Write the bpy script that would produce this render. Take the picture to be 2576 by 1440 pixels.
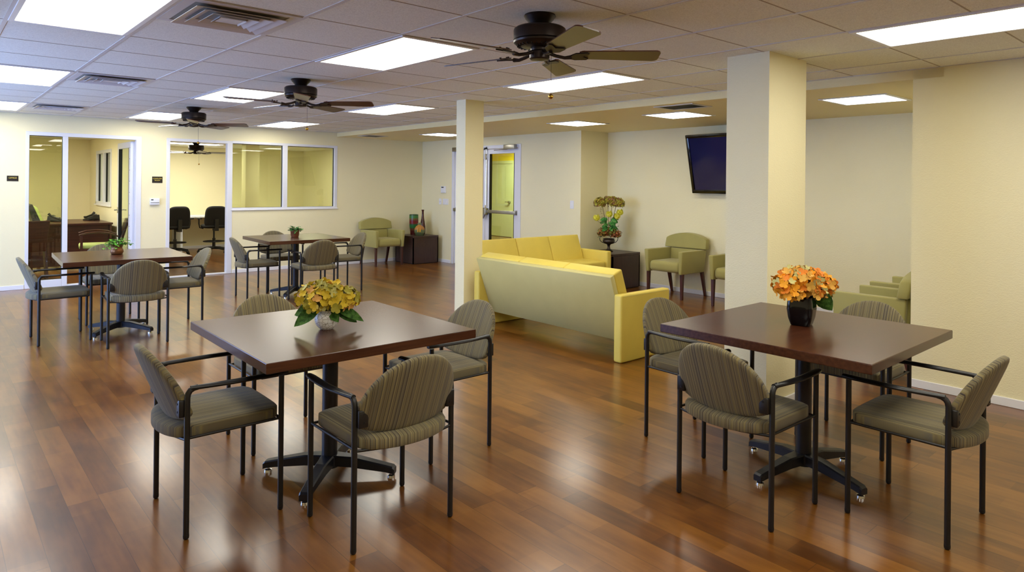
import bpy, bmesh, math, random
from math import sin, cos, pi, radians, floor as fl
from mathutils import Vector, Matrix
for o in list(bpy.data.objects): bpy.data.objects.remove(o)
random.seed(7)
S = bpy.context.scene
COL = S.collection

# ------------------------------------------------------------------ camera
FPX, ROLL, YAW, CY, EYE = 1695.89, 0.0104414, 0.7192894, 463.99, 1.46
cam = bpy.data.objects.new('camera', bpy.data.cameras.new('camera'))
COL.objects.link(cam)
cam.data.sensor_fit = 'HORIZONTAL'; cam.data.sensor_width = 36.0
cam.data.lens = 36.0 * FPX / 2576
cam.data.shift_y = -(720 - CY) / 2576
cam.data.clip_start = 0.05
r_ = Vector((cos(YAW), -sin(YAW), 0)); f_ = Vector((sin(YAW), cos(YAW), 0)); u_ = Vector((0, 0, 1))
rr = r_ * cos(ROLL) + u_ * sin(ROLL); uu = u_ * cos(ROLL) - r_ * sin(ROLL)
# image x axis of a rolled camera
rr = r_ * cos(ROLL) + u_ * sin(ROLL)
uu = -r_ * sin(ROLL) + u_ * cos(ROLL)
cam.matrix_world = Matrix(((rr.x, uu.x, -f_.x, 0), (rr.y, uu.y, -f_.y, 0), (rr.z, uu.z, -f_.z, EYE), (0, 0, 0, 1)))
S.camera = cam

# ------------------------------------------------------------------ world, exposure
W = bpy.data.worlds.new('daylight'); S.world = W; W.use_nodes = True
bg = W.node_tree.nodes['Background']
bg.inputs[0].default_value = (0.34, 0.52, 1.0, 1); bg.inputs[1].default_value = 8.0
S.view_settings.view_transform = 'Standard'; S.view_settings.look = 'None'
S.view_settings.exposure = 0.36; S.view_settings.gamma = 1.0
S.view_settings.use_curve_mapping = False
PANEL = 9.8          # troffer diffuser emission
PANEL_COL = (1.0, 0.96, 0.83)

# ------------------------------------------------------------------ materials
def srgb(r, g, b):
    return tuple((c / 255 / 12.92) if c / 255 <= .04045 else ((c / 255 + .055) / 1.055) ** 2.4 for c in (r, g, b)) + (1,)

class NT:
    def __init__(s, name):
        s.m = bpy.data.materials.new(name); s.m.use_nodes = True
        s.t = s.m.node_tree; s.n = s.t.nodes; s.b = s.n['Principled BSDF']
    def add(s, typ, ins=None, **kw):
        n = s.n.new(typ)
        for k, v in kw.items(): setattr(n, k, v)
        for k, v in (ins or {}).items():
            if hasattr(v, 'outputs'): v = v.outputs[0]
            if isinstance(v, bpy.types.NodeSocket): s.t.links.new(v, n.inputs[k])
            else: n.inputs[k].default_value = v
        return n
    def math(s, op, a, b=0.0, c=None):
        ins = {0: a, 1: b}
        if c is not None: ins[2] = c
        return s.add('ShaderNodeMath', ins, operation=op)
    def ramp(s, fac, stops, interp='LINEAR'):
        n = s.add('ShaderNodeValToRGB', {0: fac}); e = n.color_ramp.elements
        n.color_ramp.interpolation = interp
        e[0].position, e[0].color = stops[0]; e[1].position, e[1].color = stops[1]
        for p, c in stops[2:]:
            k = e.new(p); k.color = c
        return n
    def set(s, **kw):
        nm = dict(col='Base Color', rough='Roughness', metal='Metallic', coat='Coat Weight', coatr='Coat Roughness',
                  normal='Normal', spec='Specular IOR Level', sheen='Sheen Weight', em='Emission Color', ems='Emission Strength', sss='Subsurface Weight')
        for k, v in kw.items():
            i = s.b.inputs[nm[k]]
            if hasattr(v, 'outputs'): v = v.outputs[0]
            if isinstance(v, bpy.types.NodeSocket): s.t.links.new(v, i)
            else: i.default_value = v
        return s.m
    def bump(s, h, strength=.2, dist=.001):
        return s.add('ShaderNodeBump', {'Height': h, 'Strength': strength, 'Distance': dist})
    def obj(s): return s.add('ShaderNodeTexCoord').outputs['Object']
    def noise(s, vec, scale, detail=3, out=0, **k):
        return s.add('ShaderNodeTexNoise', {'Vector': vec, 'Scale': scale, 'Detail': detail}, **k).outputs[out]

def plain(name, col, rough=.5, metal=0, bumpscale=0, bs=.15, bd=.0005, vary=.06, **k):
    t = NT(name); o = t.obj()
    c = Vector(col[:3])
    n = t.noise(o, 6, 4)
    cr = t.ramp(n, [(.3, tuple(c * (1 - vary)) + (1,)), (.7, tuple(c * (1 + vary)) + (1,))])
    t.set(col=cr, rough=rough, metal=metal, **k)
    if bumpscale:
        t.set(normal=t.bump(t.noise(o, bumpscale, 3), bs, bd))
    return t.m

def paint(name, col, vary=.015):
    t = NT(name); o = t.obj(); c = Vector(col[:3])
    cr = t.ramp(t.noise(o, 1.2, 2), [(.3, tuple(c * (1 - vary)) + (1,)), (.7, tuple(c * (1 + vary)) + (1,))])
    st = t.add('ShaderNodeMapping', {'Vector': o, 'Scale': (1, 1, 2.2)})
    h = t.add('ShaderNodeMath', {0: t.noise(st, 55, 4), 1: t.noise(st, 130, 2)}, operation='ADD')
    t.set(col=cr, rough=.55, normal=t.bump(h, .45, .003), spec=.3)
    return t.m

def floor_mat():
    t = NT('cherry_plank_laminate'); o = t.obj()
    sx = t.add('ShaderNodeSeparateXYZ', {0: o})
    PW, PL = .125, 1.2
    row = t.math('FLOOR', t.math('DIVIDE', sx.outputs[0], PW))
    rnd = t.add('ShaderNodeTexWhiteNoise', {'W': row}, noise_dimensions='1D')
    yy = t.math('ADD', t.math('DIVIDE', sx.outputs[1], PL), t.math('MULTIPLY', rnd.outputs['Value'], 7.3))
    cell = t.math('FLOOR', yy)
    cid = t.add('ShaderNodeCombineXYZ', {0: row, 1: cell})
    cr = t.add('ShaderNodeTexWhiteNoise', {'Vector': cid}, noise_dimensions='2D')
    # shorter strips inside every plank
    yy2 = t.math('ADD', t.math('DIVIDE', sx.outputs[1], .43), t.math('MULTIPLY', rnd.outputs['Value'], 3.1))
    cid2 = t.add('ShaderNodeCombineXYZ', {0: row, 1: t.math('FLOOR', yy2)})
    cr2 = t.add('ShaderNodeTexWhiteNoise', {'Vector': cid2}, noise_dimensions='2D')
    off = t.add('ShaderNodeVectorMath', {0: o, 1: cr.outputs['Color']}, operation='ADD')
    gm = t.add('ShaderNodeMapping', {'Vector': off, 'Scale': (38, 2.6, 1)})
    grain = t.noise(gm, 1.0, 6)
    bm_ = t.add('ShaderNodeMapping', {'Vector': off, 'Scale': (9, 3.2, 1)})
    blot = t.noise(bm_, 1.0, 3)
    v = t.math('ADD', t.math('MULTIPLY', cr.outputs['Value'], .18), t.math('ADD', t.math('MULTIPLY', grain, .22), .04))
    v = t.math('ADD', v, t.math('MULTIPLY', blot, .40))
    v = t.math('ADD', v, t.math('MULTIPLY', cr2.outputs['Value'], .09))
    col = t.ramp(v, [(.32, FLOOR_C[0]), (.44, FLOOR_C[1]), (.54, FLOOR_C[2]), (.68, FLOOR_C[3])])
    # seams
    fx = t.math('FRACT', t.math('DIVIDE', sx.outputs[0], PW)); fy = t.math('FRACT', yy)
    ex = t.math('MINIMUM', fx, t.math('SUBTRACT', 1, fx)); ey = t.math('MINIMUM', fy, t.math('SUBTRACT', 1, fy))
    sm = t.math('MAXIMUM', t.math('LESS_THAN', ex, .010), t.math('LESS_THAN', ey, .0012))
    mx = t.add('ShaderNodeMix', {'Factor': t.math('MULTIPLY', sm, .55), 'A': col.outputs[0], 'B': srgb(40, 20, 10)}, data_type='RGBA')
    mx = t.n[-1] if mx is None else mx
    rg = t.math('ADD', .276, t.math('MULTIPLY', blot, .03))
    wv = t.noise(t.add('ShaderNodeMapping', {'Vector': off, 'Scale': (14, 3, 1)}), 1.0, 3)
    h = t.math('SUBTRACT', wv, t.math('MULTIPLY', sm, .5))
    t.set(col=mx.outputs['Result'] if 'Result' in mx.outputs else mx.outputs[2], rough=rg, normal=t.bump(h, .03, .0010), spec=.25, coat=.5, coatr=.17)
    t.t.links.new(mx.outputs[2], t.b.inputs['Base Color'])
    return t.m
FLOOR_C = [srgb(76, 41, 13), srgb(102, 59, 18), srgb(120, 74, 24), srgb(140, 91, 35)]

def mixfix(t, fac, a, b):
    n = t.n.new('ShaderNodeMix'); n.data_type = 'RGBA'
    def put(i, v):
        if hasattr(v, 'outputs'): v = v.outputs[0]
        if isinstance(v, bpy.types.NodeSocket): t.t.links.new(v, n.inputs[i])
        else: n.inputs[i].default_value = v
    put(0, fac); put(6, a); put(7, b)
    return n.outputs[2]

def fabric_mat():
    t = NT('striped_fabric'); o = t.obj(); sx = t.add('ShaderNodeSeparateXYZ', {0: o})
    x = sx.outputs[0]
    xs = t.add('ShaderNodeCombineXYZ', {0: t.math('MULTIPLY', x, 1.0)})
    n1 = t.noise(xs, 190, 1); 
    c1 = t.ramp(n1, [(.30, srgb(70, 60, 52)), (.42, srgb(104, 94, 72)), (.5, srgb(124, 112, 76)), (.58, srgb(92, 90, 84)), (.68, srgb(146, 132, 86))])
    per = t.math('FRACT', t.math('MULTIPLY', x, 62.0))
    ln = t.math('LESS_THAN', per, .15)
    c2 = mixfix(t, t.math('MULTIPLY', ln, .7), c1, srgb(42, 38, 46))
    per2 = t.math('FRACT', t.math('ADD', t.math('MULTIPLY', x, 21.0), .3))
    ln2 = t.math('LESS_THAN', per2, .09)
    c3 = mixfix(t, t.math('MULTIPLY', ln2, .4), c2, srgb(158, 146, 96))
    h = t.noise(o, 900, 2)
    t.set(col=c3, rough=.85, spec=.2, sheen=.15, normal=t.bump(h, .3, .0006))
    return t.m

def wood_mat(name, dark, light, rough=.28, scale=(3, 40, 40), bump=.05, spec=.5):
    t = NT(name); o = t.obj()
    m = t.add('ShaderNodeMapping', {'Vector': o, 'Scale': scale})
    n = t.noise(m, 1.0, 5)
    c = t.ramp(n, [(.3, dark), (.7, light)])
    t.set(col=c, rough=rough, spec=spec, normal=t.bump(n, bump, .0005))
    return t.m

def ceil_mat():
    t = NT('acoustic_tile'); o = t.obj()
    n = t.noise(o, 120, 4); sp = t.noise(o, 330, 2)
    c = t.ramp(n, [(.35, srgb(228, 228, 218)), (.6, srgb(240, 240, 230))])
    pits = t.math('LESS_THAN', sp, .36)
    c = mixfix(t, t.math('MULTIPLY', pits, .45), c, srgb(140, 128, 112))
    t.set(col=c, rough=.95, spec=.1, normal=t.bump(n, .4, .002))
    return t.m

def glass_mat(name, tint=(.93, .97, .92, 1), refl=1.0):
    t = NT(name); t.n.remove(t.b)
    tr = t.add('ShaderNodeBsdfTransparent', {'Color': tint})
    gl = t.add('ShaderNodeBsdfGlossy', {'Color': (1, 1, 1, 1), 'Roughness': .0})
    fr = t.add('ShaderNodeFresnel', {'IOR': 1.6})
    bf = t.add('ShaderNodeNewGeometry').outputs['Backfacing']
    mix = t.add('ShaderNodeMixShader', {0: t.math('MULTIPLY', t.math('MULTIPLY', fr, refl), t.math('SUBTRACT', 1, bf)), 1: tr, 2: gl})
    t.t.links.new(mix.outputs[0], t.n['Material Output'].inputs[0])
    return t.m

def emit_mat(name, col, s):
    t = NT(name); o = t.obj()
    n = t.ramp(t.noise(o, 40, 2), [(.3, (col[0], col[1], col[2], 1)), (.7, (col[0] * .97, col[1] * .97, col[2] * .97, 1))])
    t.set(col=(.8, .8, .8, 1), em=n, ems=s); return t.m

def petal_mat(name, stops, scale=22):
    t = NT(name); o = t.obj()
    n = t.noise(o, scale, 2)
    c = t.ramp(n, stops); t.set(col=c, rough=.7, spec=.2, normal=t.bump(t.noise(o, 300, 2), .3, .0006)); return t.m

M = {}
M['floor'] = floor_mat()
M['wall'] = paint('cream_paint', srgb(237, 229, 190))
M['yellow_wall'] = paint('yellow_paint', srgb(226, 208, 44))
M['alc_ceil'] = paint('cream_ceiling_paint', srgb(234, 220, 168))
M['ceil'] = ceil_mat()
M['white'] = plain('white_trim_paint', srgb(232, 232, 236), .35, vary=.01)
M['alum'] = plain('white_aluminium_frame', srgb(222, 224, 232), .3, vary=.01)
M['tee'] = plain('tee_bar_white', srgb(206, 204, 206), .4, vary=.01)
M['tile_gap_shade'] = plain('tile_reveal_shade', srgb(176, 164, 148), .8)  # colour stands in for the shade in the recess between tiles
M['duct'] = plain('vent_duct_grey', srgb(150, 146, 138), .6)
M['dark'] = plain('dark_gap', srgb(16, 14, 14), .8)
M['gasket'] = plain('black_gasket', srgb(20, 22, 24), .5)
M['fabric'] = fabric_mat()
M['frame'] = plain('black_powder_coat', srgb(20, 18, 18), .42, bumpscale=700, bs=.1, vary=.1)
M['base'] = plain('black_cast_iron', srgb(20, 21, 30), .38, bumpscale=500, bs=.1, vary=.1)
M['chrome'] = plain('chrome', (.8, .8, .8), .12, 1)
M['brushed'] = plain('brushed_steel', srgb(168, 166, 160), .35, 1, bumpscale=300)
M['top'] = wood_mat('mahogany_laminate', srgb(56, 28, 15), srgb(78, 42, 24), .24, (4, 60, 60), .02)
M['espresso'] = wood_mat('espresso_veneer', srgb(50, 32, 28), srgb(66, 42, 36), .35, (60, 60, 6), .02)
M['leg_wood'] = wood_mat('dark_walnut', srgb(52, 26, 20), srgb(82, 42, 32), .32, (50, 50, 4))
M['desk'] = wood_mat('dark_cherry_desk', srgb(54, 24, 18), srgb(78, 38, 28), .3, (4, 50, 50))
M['yellow'] = plain('yellow_vinyl', srgb(222, 200, 92), .48, bumpscale=420, bs=.12, vary=.03, spec=.4)
M['pale'] = plain('pale_yellow_back_vinyl', srgb(196, 186, 122), .5, bumpscale=420, bs=.12, vary=.03, spec=.35)
M['green'] = plain('olive_green_fabric', srgb(158, 150, 84), .7, bumpscale=600, bs=.25, vary=.03, sheen=.2)
M['green_pale'] = plain('pale_green_fabric', srgb(176, 190, 110), .7, bumpscale=600, bs=.25, vary=.04)
M['bronze'] = plain('oil_rubbed_bronze', srgb(44, 34, 30), .38, .6, vary=.12)
M['blade'] = wood_mat('fan_blade_wood', srgb(58, 26, 18), srgb(80, 40, 26), .3, (3, 60, 60))
M['blade_under_refl'] = plain('fan_blade_wall_reflection', srgb(120, 112, 72), .32, vary=.04)  # olive reflection of the walls put into the underside colour, nearest fan only
M['brass'] = plain('brass', srgb(206, 164, 70), .22, 1)
M['panel'] = emit_mat('lit_diffuser', PANEL_COL, PANEL)
M['panel_alc'] = emit_mat('lit_diffuser_alcove', PANEL_COL, PANEL)
M['panel_in'] = emit_mat('lit_diffuser_small_rooms', PANEL_COL, PANEL * 1.6)
M['panel_v'] = emit_mat('added_diffuser_vestibule', PANEL_COL, PANEL * 5.0)  # strong emission for the panels added in the vestibule
M['panel_o'] = emit_mat('lit_diffuser_office', PANEL_COL, PANEL * 3.2)
M['glass'] = glass_mat('window_glass')
M['glass_g'] = glass_mat('greenish_glass', (.90, .93, .78, 1), 1.2)
M['glass_d'] = glass_mat('door_glass', (.88, .95, .88, 1), 1.0)
M['sign'] = plain('sign_plate', srgb(34, 28, 24), .35)
M['gold'] = plain('gold_letters', srgb(226, 204, 92), .4, em=srgb(200, 180, 90), ems=0.0)
M['plastic'] = plain('white_plastic', srgb(228, 230, 236), .4, vary=.01)
M['lcd'] = plain('lcd_grey', srgb(70, 76, 78), .2)
M['tvframe'] = plain('gloss_black', srgb(8, 8, 10), .06, vary=.05)
M['screen'] = plain('tv_screen_blue_reflection', srgb(8, 17, 72), .12, vary=.02)  # navy base colour stands in for the blue window reflection
M['black'] = plain('black_plastic', srgb(18, 18, 20), .4, bumpscale=300)
M['black_fab'] = plain('black_mesh_fabric', srgb(14, 14, 16), .75, bumpscale=700, bs=.3)
M['leaf'] = petal_mat('leaf_green', [(.3, srgb(36, 66, 26)), (.5, srgb(62, 100, 40)), (.7, srgb(84, 122, 50))], 60)
M['ivy'] = petal_mat('ivy_green', [(.3, srgb(40, 110, 30)), (.5, srgb(84, 160, 44)), (.7, srgb(150, 200, 70))], 45)
M['ivy2'] = petal_mat('dark_ivy_green', [(.3, srgb(30, 84, 40)), (.5, srgb(58, 130, 56)), (.7, srgb(130, 170, 90))], 45)
M['hyd_y'] = petal_mat('yellow_green_petals', [(.28, srgb(120, 120, 30)), (.42, srgb(160, 142, 30)), (.52, srgb(196, 166, 36)), (.62, srgb(180, 172, 84)), (.72, srgb(206, 140, 80))], 34)
M['hyd_o'] = petal_mat('orange_petals', [(.28, srgb(190, 90, 20)), (.42, srgb(226, 140, 24)), (.52, srgb(238, 164, 30)), (.62, srgb(214, 170, 90)), (.72, srgb(196, 196, 130))], 34)
M['hyd_b'] = petal_mat('rust_brown_petals', [(.3, srgb(70, 76, 22)), (.45, srgb(122, 112, 36)), (.56, srgb(136, 78, 34)), (.68, srgb(130, 124, 50))], 50)
M['allium'] = petal_mat('olive_florets', [(.3, srgb(96, 92, 22)), (.45, srgb(160, 152, 44)), (.56, srgb(140, 96, 46)), (.66, srgb(190, 180, 70))], 40)
M['rose'] = petal_mat('yellow_rose', [(.3, srgb(196, 190, 40)), (.5, srgb(226, 220, 70)), (.7, srgb(236, 232, 120))], 40)
M['stem'] = plain('stem', srgb(112, 100, 56), .6)
M['pewter'] = plain('dark_pewter', srgb(70, 62, 56), .3, .8, bumpscale=200, vary=.2)
M['copper'] = plain('copper_pot', srgb(120, 78, 44), .32, .7, bumpscale=60, bs=.3, vary=.35)
M['copper2'] = plain('dull_copper_pot', srgb(112, 64, 38), .4, .5, bumpscale=60, bs=.3, vary=.3)
M['vblack'] = plain('black_glaze', srgb(8, 8, 12), .06, vary=.05)
def crackle():
    t = NT('white_crackle_glaze'); o = t.obj()
    v = t.add('ShaderNodeTexVoronoi', {'Vector': o, 'Scale': 55}, feature='DISTANCE_TO_EDGE')
    c = t.ramp(v, [(.0, srgb(120, 104, 84)), (.06, srgb(226, 224, 220))])
    t.set(col=c, rough=.25, normal=t.bump(v, .5, .002)); return t.m
M['crackle'] = crackle()
def banded(name, stops, axis=2, scale=1.0, offs=0.0, rough=.3):
    t = NT(name); o = t.obj(); s = t.add('ShaderNodeSeparateXYZ', {0: o})
    f = t.math('ADD', t.math('MULTIPLY', s.outputs[axis], scale), offs)
    f = t.math('ADD', f, t.math('MULTIPLY', t.noise(o, 30, 2), .02))
    t.set(col=t.ramp(f, stops, 'CONSTANT'), rough=rough); return t.m
M['bands'] = banded('green_red_bands', [(0, srgb(70, 14, 12)), (.22, srgb(100, 60, 30)), (.30, srgb(70, 60, 36)), (.34, srgb(28, 96, 40)), (.50, srgb(40, 70, 40)), (.54, srgb(120, 30, 24)), (.6, srgb(110, 12, 22)), (.70, srgb(96, 56, 36)), (.76, srgb(110, 84, 40)), (.82, srgb(46, 108, 44)), (.95, srgb(30, 70, 34))], 2, 1 / .375)
M['jug'] = banded('orange_green_jug', [(0, srgb(74, 84, 50)), (.25, srgb(98, 110, 72)), (.50, srgb(160, 110, 50)), (.62, srgb(176, 120, 52)), (.84, srgb(150, 104, 60)), (.88, srgb(104, 112, 74))], 2, 1 / .22, rough=.5)
M['brownglaze'] = plain('brown_glaze', srgb(74, 34, 22), .08, vary=.2)
M['tassel'] = plain('gold_tassel', srgb(226, 160, 24), .6)
M['door_in'] = plain('pale_green_door', srgb(196, 206, 150), .5, vary=.02)

# ------------------------------------------------------------------ mesh helpers
class B:
    def __init__(s): s.bm = bmesh.new(); s.nb = 0
    def box(s, x0, x1, y0, y1, z0, z1, bev=0, seg=2, mi=0, rot=None):
        x0, x1 = min(x0, x1), max(x0, x1); y0, y1 = min(y0, y1), max(y0, y1); z0, z1 = min(z0, z1), max(z0, z1)
        dd = sorted((x1 - x0, y1 - y0, z1 - z0))
        if s.nb and dd[1] < .15 and dd[0] > .0025:      # butt joints: crossing bars must not share faces
            e = .0004 * (s.nb % 4 + (1 if s.nb % 4 == 0 else 0)) * .6
            x0 += e; x1 -= e; y0 += e; y1 -= e; z0 += e; z1 -= e
        s.nb += 1
        m = Matrix.Translation(((x0 + x1) / 2, (y0 + y1) / 2, (z0 + z1) / 2)) @ Matrix.Diagonal((x1 - x0, y1 - y0, z1 - z0, 1))
        if rot is not None: m = rot @ m
        v = bmesh.ops.create_cube(s.bm, size=1, matrix=m)['verts']
        fs = set(f for a in v for f in a.link_faces)
        for f in fs: f.material_index = mi
        if bev:
            e = set(x for a in v for x in a.link_edges)
            bmesh.ops.bevel(s.bm, geom=list(e), offset=bev, segments=seg, profile=.5, affect='EDGES', clamp_overlap=True)
        return s
    def hexa(s, pts, bev=0, seg=2):
        v = [s.bm.verts.new(p) for p in pts]
        for f in ((0, 3, 2, 1), (4, 5, 6, 7), (0, 1, 5, 4), (1, 2, 6, 5), (2, 3, 7, 6), (3, 0, 4, 7)):
            s.bm.faces.new([v[i] for i in f])
        if bev:
            e = set(x for a in v for x in a.link_edges)
            bmesh.ops.bevel(s.bm, geom=list(e), offset=bev, segments=seg, profile=.5, affect='EDGES', clamp_overlap=True)
        return s
    def tube(s, pts, r, n=10, ry=None, closed=False, up=(0, 0, 1)):
        P = [Vector(p) for p in pts]; rings = []
        rs = r if isinstance(r, (list, tuple)) else [r] * len(P)
        side = None
        for i, p in enumerate(P):
            if closed: d = (P[(i + 1) % len(P)] - P[i - 1])
            else: d = (P[min(i + 1, len(P) - 1)] - P[max(i - 1, 0)])
            d.normalize()
            if side is None:
                a = Vector(up)
                if abs(a.dot(d)) > .95: a = Vector((1, 0, 0))
                side = d.cross(a).normalized()
            side = (side - d * side.dot(d)).normalized()
            b = side.cross(d).normalized()
            ra = rs[i]; rb = ra if ry is None else (ry if not isinstance(ry, (list, tuple)) else ry[i])
            rings.append([s.bm.verts.new(p + side * ra * cos(2 * pi * k / n) + b * rb * sin(2 * pi * k / n)) for k in range(n)])
        m = len(rings)
        for i in range(m if closed else m - 1):
            A, C = rings[i], rings[(i + 1) % m]
            for k in range(n): s.bm.faces.new((A[k], A[(k + 1) % n], C[(k + 1) % n], C[k]))
        if not closed:
            s.bm.faces.new(rings[0][::-1]); s.bm.faces.new(rings[-1])
        return s
    def lathe(s, prof, c=(0, 0, 0), n=24, sq=None, rz=0):
        rings = []
        for r, z in prof:
            ring = []
            for k in range(n):
                a = 2 * pi * k / n; x, y = cos(a), sin(a)
                if sq:
                    q = (abs(x) ** sq + abs(y) ** sq) ** (-1 / sq); x *= q; y *= q
                ca, sa = cos(rz), sin(rz)
                ring.append(s.bm.verts.new((c[0] + r * (x * ca - y * sa), c[1] + r * (x * sa + y * ca), c[2] + z)))
            rings.append(ring)
        for A, C in zip(rings, rings[1:]):
            for k in range(n): s.bm.faces.new((A[k], A[(k + 1) % n], C[(k + 1) % n], C[k]))
        s.bm.faces.new(rings[0][::-1]); s.bm.faces.new(rings[-1])
        return s
    def puff(s, outline, half, place, nth=56, nr=7, flat=.75, edge=0.0):
        """a cushion: outline(t)->(u,v); both faces domed, place(u,v,w)->point"""
        O = [outline(2 * pi * k / nth) for k in range(nth)]
        def layer(sg):
            rings = []
            for j in range(1, nr + 1):
                q = 1 - (1 - j / nr) ** 2.1
                w = half * sg * (edge + (1 - edge) * ((flat * (1 - q ** 16) ** .5 + (1 - flat) * (1 - q ** 2)) if j < nr else 0))
                rings.append([(O[k][0] * q, O[k][1] * q, w) for k in range(nth)])
            return rings
        up, dn = layer(1), layer(-1)
        vt = s.bm.verts.new(place(0, 0, half)); vb = s.bm.verts.new(place(0, 0, -half))
        RU = [[s.bm.verts.new(place(*p)) for p in r] for r in up]
        RD = [[s.bm.verts.new(place(*p)) for p in r] for r in (dn if edge else dn[:-1])] + ([] if edge else [RU[-1]])
        for k in range(nth):
            k2 = (k + 1) % nth
            s.bm.faces.new((vt, RU[0][k], RU[0][k2])); s.bm.faces.new((vb, RD[0][k2], RD[0][k]))
            if edge: s.bm.faces.new((RU[-1][k], RD[-1][k], RD[-1][k2], RU[-1][k2]))
            for j in range(nr - 1):
                s.bm.faces.new((RU[j][k], RU[j + 1][k], RU[j + 1][k2], RU[j][k2]))
                s.bm.faces.new((RD[j][k2], RD[j + 1][k2], RD[j + 1][k], RD[j][k]))
        return s
    def poly(s, pts, th, axis):
        """extrude a planar outline by vector th"""
        a = [s.bm.verts.new(p) for p in pts]; t = Vector(axis) * th
        b = [s.bm.verts.new(Vector(p) + t) for p in pts]; n = len(a)
        s.bm.faces.new(a[::-1]); s.bm.faces.new(b)
        for i in range(n): s.bm.faces.new((a[i], a[(i + 1) % n], b[(i + 1) % n], b[i]))
        return s
    def xf(s, m): bmesh.ops.transform(s.bm, matrix=m, verts=s.bm.verts[:]); return s
    def mk(s, name, mat, parent=None, smooth=False, kind=None, mats=None):
        bmesh.ops.recalc_face_normals(s.bm, faces=s.bm.faces[:])
        me = bpy.data.meshes.new(name); s.bm.to_mesh(me); s.bm.free()
        for mm in (mats or [mat]): me.materials.append(M[mm])
        if smooth:
            me.polygons.foreach_set('use_smooth', [True] * len(me.polygons))
            try: me.set_sharp_from_angle(angle=radians(smooth if smooth > 1 else 40))
            except Exception: pass
        o = bpy.data.objects.new(name, me); COL.objects.link(o)
        if parent: o.parent = parent
        if kind: o['kind'] = kind
        return o

def thing(name, label, cat, loc=(0, 0, 0), rz=0, group=None):
    o = bpy.data.objects.new(name, None); COL.objects.link(o)
    o.location = loc; o.rotation_euler = (0, 0, rz); o.empty_display_size = .1
    o['label'] = label; o['category'] = cat
    if group: o['group'] = group
    return o
def tag(o, label, cat, group=None):
    o['label'] = label; o['category'] = cat
    if group: o['group'] = group
    return o
def lab(o, l): o['label'] = l; return o
def dup(root, label, loc, rz=0, group=None):
    def cp(o, par):
        c = o.copy(); COL.objects.link(c)
        if par: c.parent = par
        for ch in [x for x in bpy.data.objects if x.parent == o]: cp(ch, c)
        return c
    r = cp(root, None); r.location = loc; r.rotation_euler = (0, 0, rz); r['label'] = label
    if group: r['group'] = group
    return r
ST = 'structure'
def struct(name, b, mat, smooth=False, parent=None, mats=None):
    return b.mk(name, mat, parent, smooth, ST if parent is None else None, mats)

# ------------------------------------------------------------------ room shell
HC, HA, YB, XR, XL, YN = 2.338, 2.265, 10.98, 5.505, -1.5, -4.4
XD, XT = 7.30, 7.90
YW2 = 15.5
struct('floor', B().box(XL - .3, 13, YN - .3, 16.2, -.1, 0), 'floor')
struct('ceiling', B().box(XL - .3, XR, YN - .3, YB + .12, HC, HC + .1), 'ceil')
struct('ceiling_alcove', B().box(XR, XT + .2, 1.6, YB + .12, HA, HC + .1), 'alc_ceil')
# back wall with office and computer-room openings
b = B()
for x0, x1, z0, z1 in ((XL - .2, 1.04, 0, HC), (1.04, XT, 2.096, HC), (2.412, 2.753, 0, 2.096), (3.70, 5.516, 0, 1.007), (5.516, XD + .2, 0, 2.096)):
    b.box(x0, x1, YB, YB + .12, z0, z1)
struct('wall_back', b, 'wall')
struct('wall_right', B().box(XR, XR + .15, YN - .2, 1.8, 0, HC).box(XR + .15, XT + .2, 1.65, 1.8, 0, HC), 'wall')
b = B().box(XD, XD + .15, 6.8, 8.115, 0, HC).box(XD, XD + .15, 8.115, 10.0, 2.12, HC).box(XD, XD + .15, 10.0, YB, 0, HC)
b.box(XD + .15, XT + .15, 6.8, 6.92, 0, HC)
struct('wall_alcove_door_side', b, 'wall')
struct('wall_alcove_right', B().box(XT, XT + .15, 1.8, 6.8, 0, HC), 'wall')
# left wall: daylight windows; rear wall behind the camera with windows
b = B(); b.box(XL - .2, XL, YN - .2, YB + .1, 0, .12).box(XL - .2, XL, YN - .2, YB + .1, 2.15, HC)
ys = [YN - .2, 4.8, 6.9, 7.4, 9.9, YB + .1]
for i in range(0, len(ys), 2): b.box(XL - .2, XL, ys[i], ys[i + 1], .12, 2.15)
struct('wall_left', b, 'wall')
for k in range(1, len(ys) - 1, 2):
    w = B(); y0, y1 = ys[k], ys[k + 1]
    w.box(XL - .12, XL - .06, y0, y0 + .05, .12, 2.15).box(XL - .12, XL - .06, y1 - .05, y1, .12, 2.15)
    w.box(XL - .12, XL - .06, y0, y1, .12, .17).box(XL - .12, XL - .06, y0, y1, 2.1, 2.15).box(XL - .11, XL - .07, (y0 + y1) / 2 - .02, (y0 + y1) / 2 + .02, .12, 2.15)
    struct('window_%d' % (10 + k // 2), w, 'alum')
b = B(); b.box(XL, XR, YN - .2, YN, 0, HC)
struct('wall_front', b, 'wall')
# two small rooms behind the back wall
struct('wall_office_left', B().box(-.4, -.28, YB + .12, YW2, 0, 2.3), 'wall')
b = B().box(-.4, 8.2, YW2, YW2 + .12, 0, 2.4); struct('wall_rooms_far', b, 'wall')
struct('wall_rooms_right', B().box(6.9, 7.02, YB + .12, YW2, 0, 2.3), 'wall')
b = B()
for y0, y1, z0, z1 in ((YB + .12, 13.5, 0, 2.3), (14.86, YW2, 0, 2.3), (13.5, 14.86, 0, 1.01), (13.5, 14.86, 2.01, 2.3)):
    b.box(2.5, 2.6, y0, y1, z0, z1)
struct('wall_office_partition', b, 'wall')
struct('ceiling_office', B().box(-.4, 2.55, YB + .12, YW2, 2.25, 2.33), 'ceil')
struct('ceiling_computer_room', B().box(2.55, 7.0, YB + .12, YW2, 2.20, 2.33), 'ceil')
struct('wall_computer_room_pillar', B().box(4.82, 5.09, 13.5, 13.72, 0, 2.2), 'wall')
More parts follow.
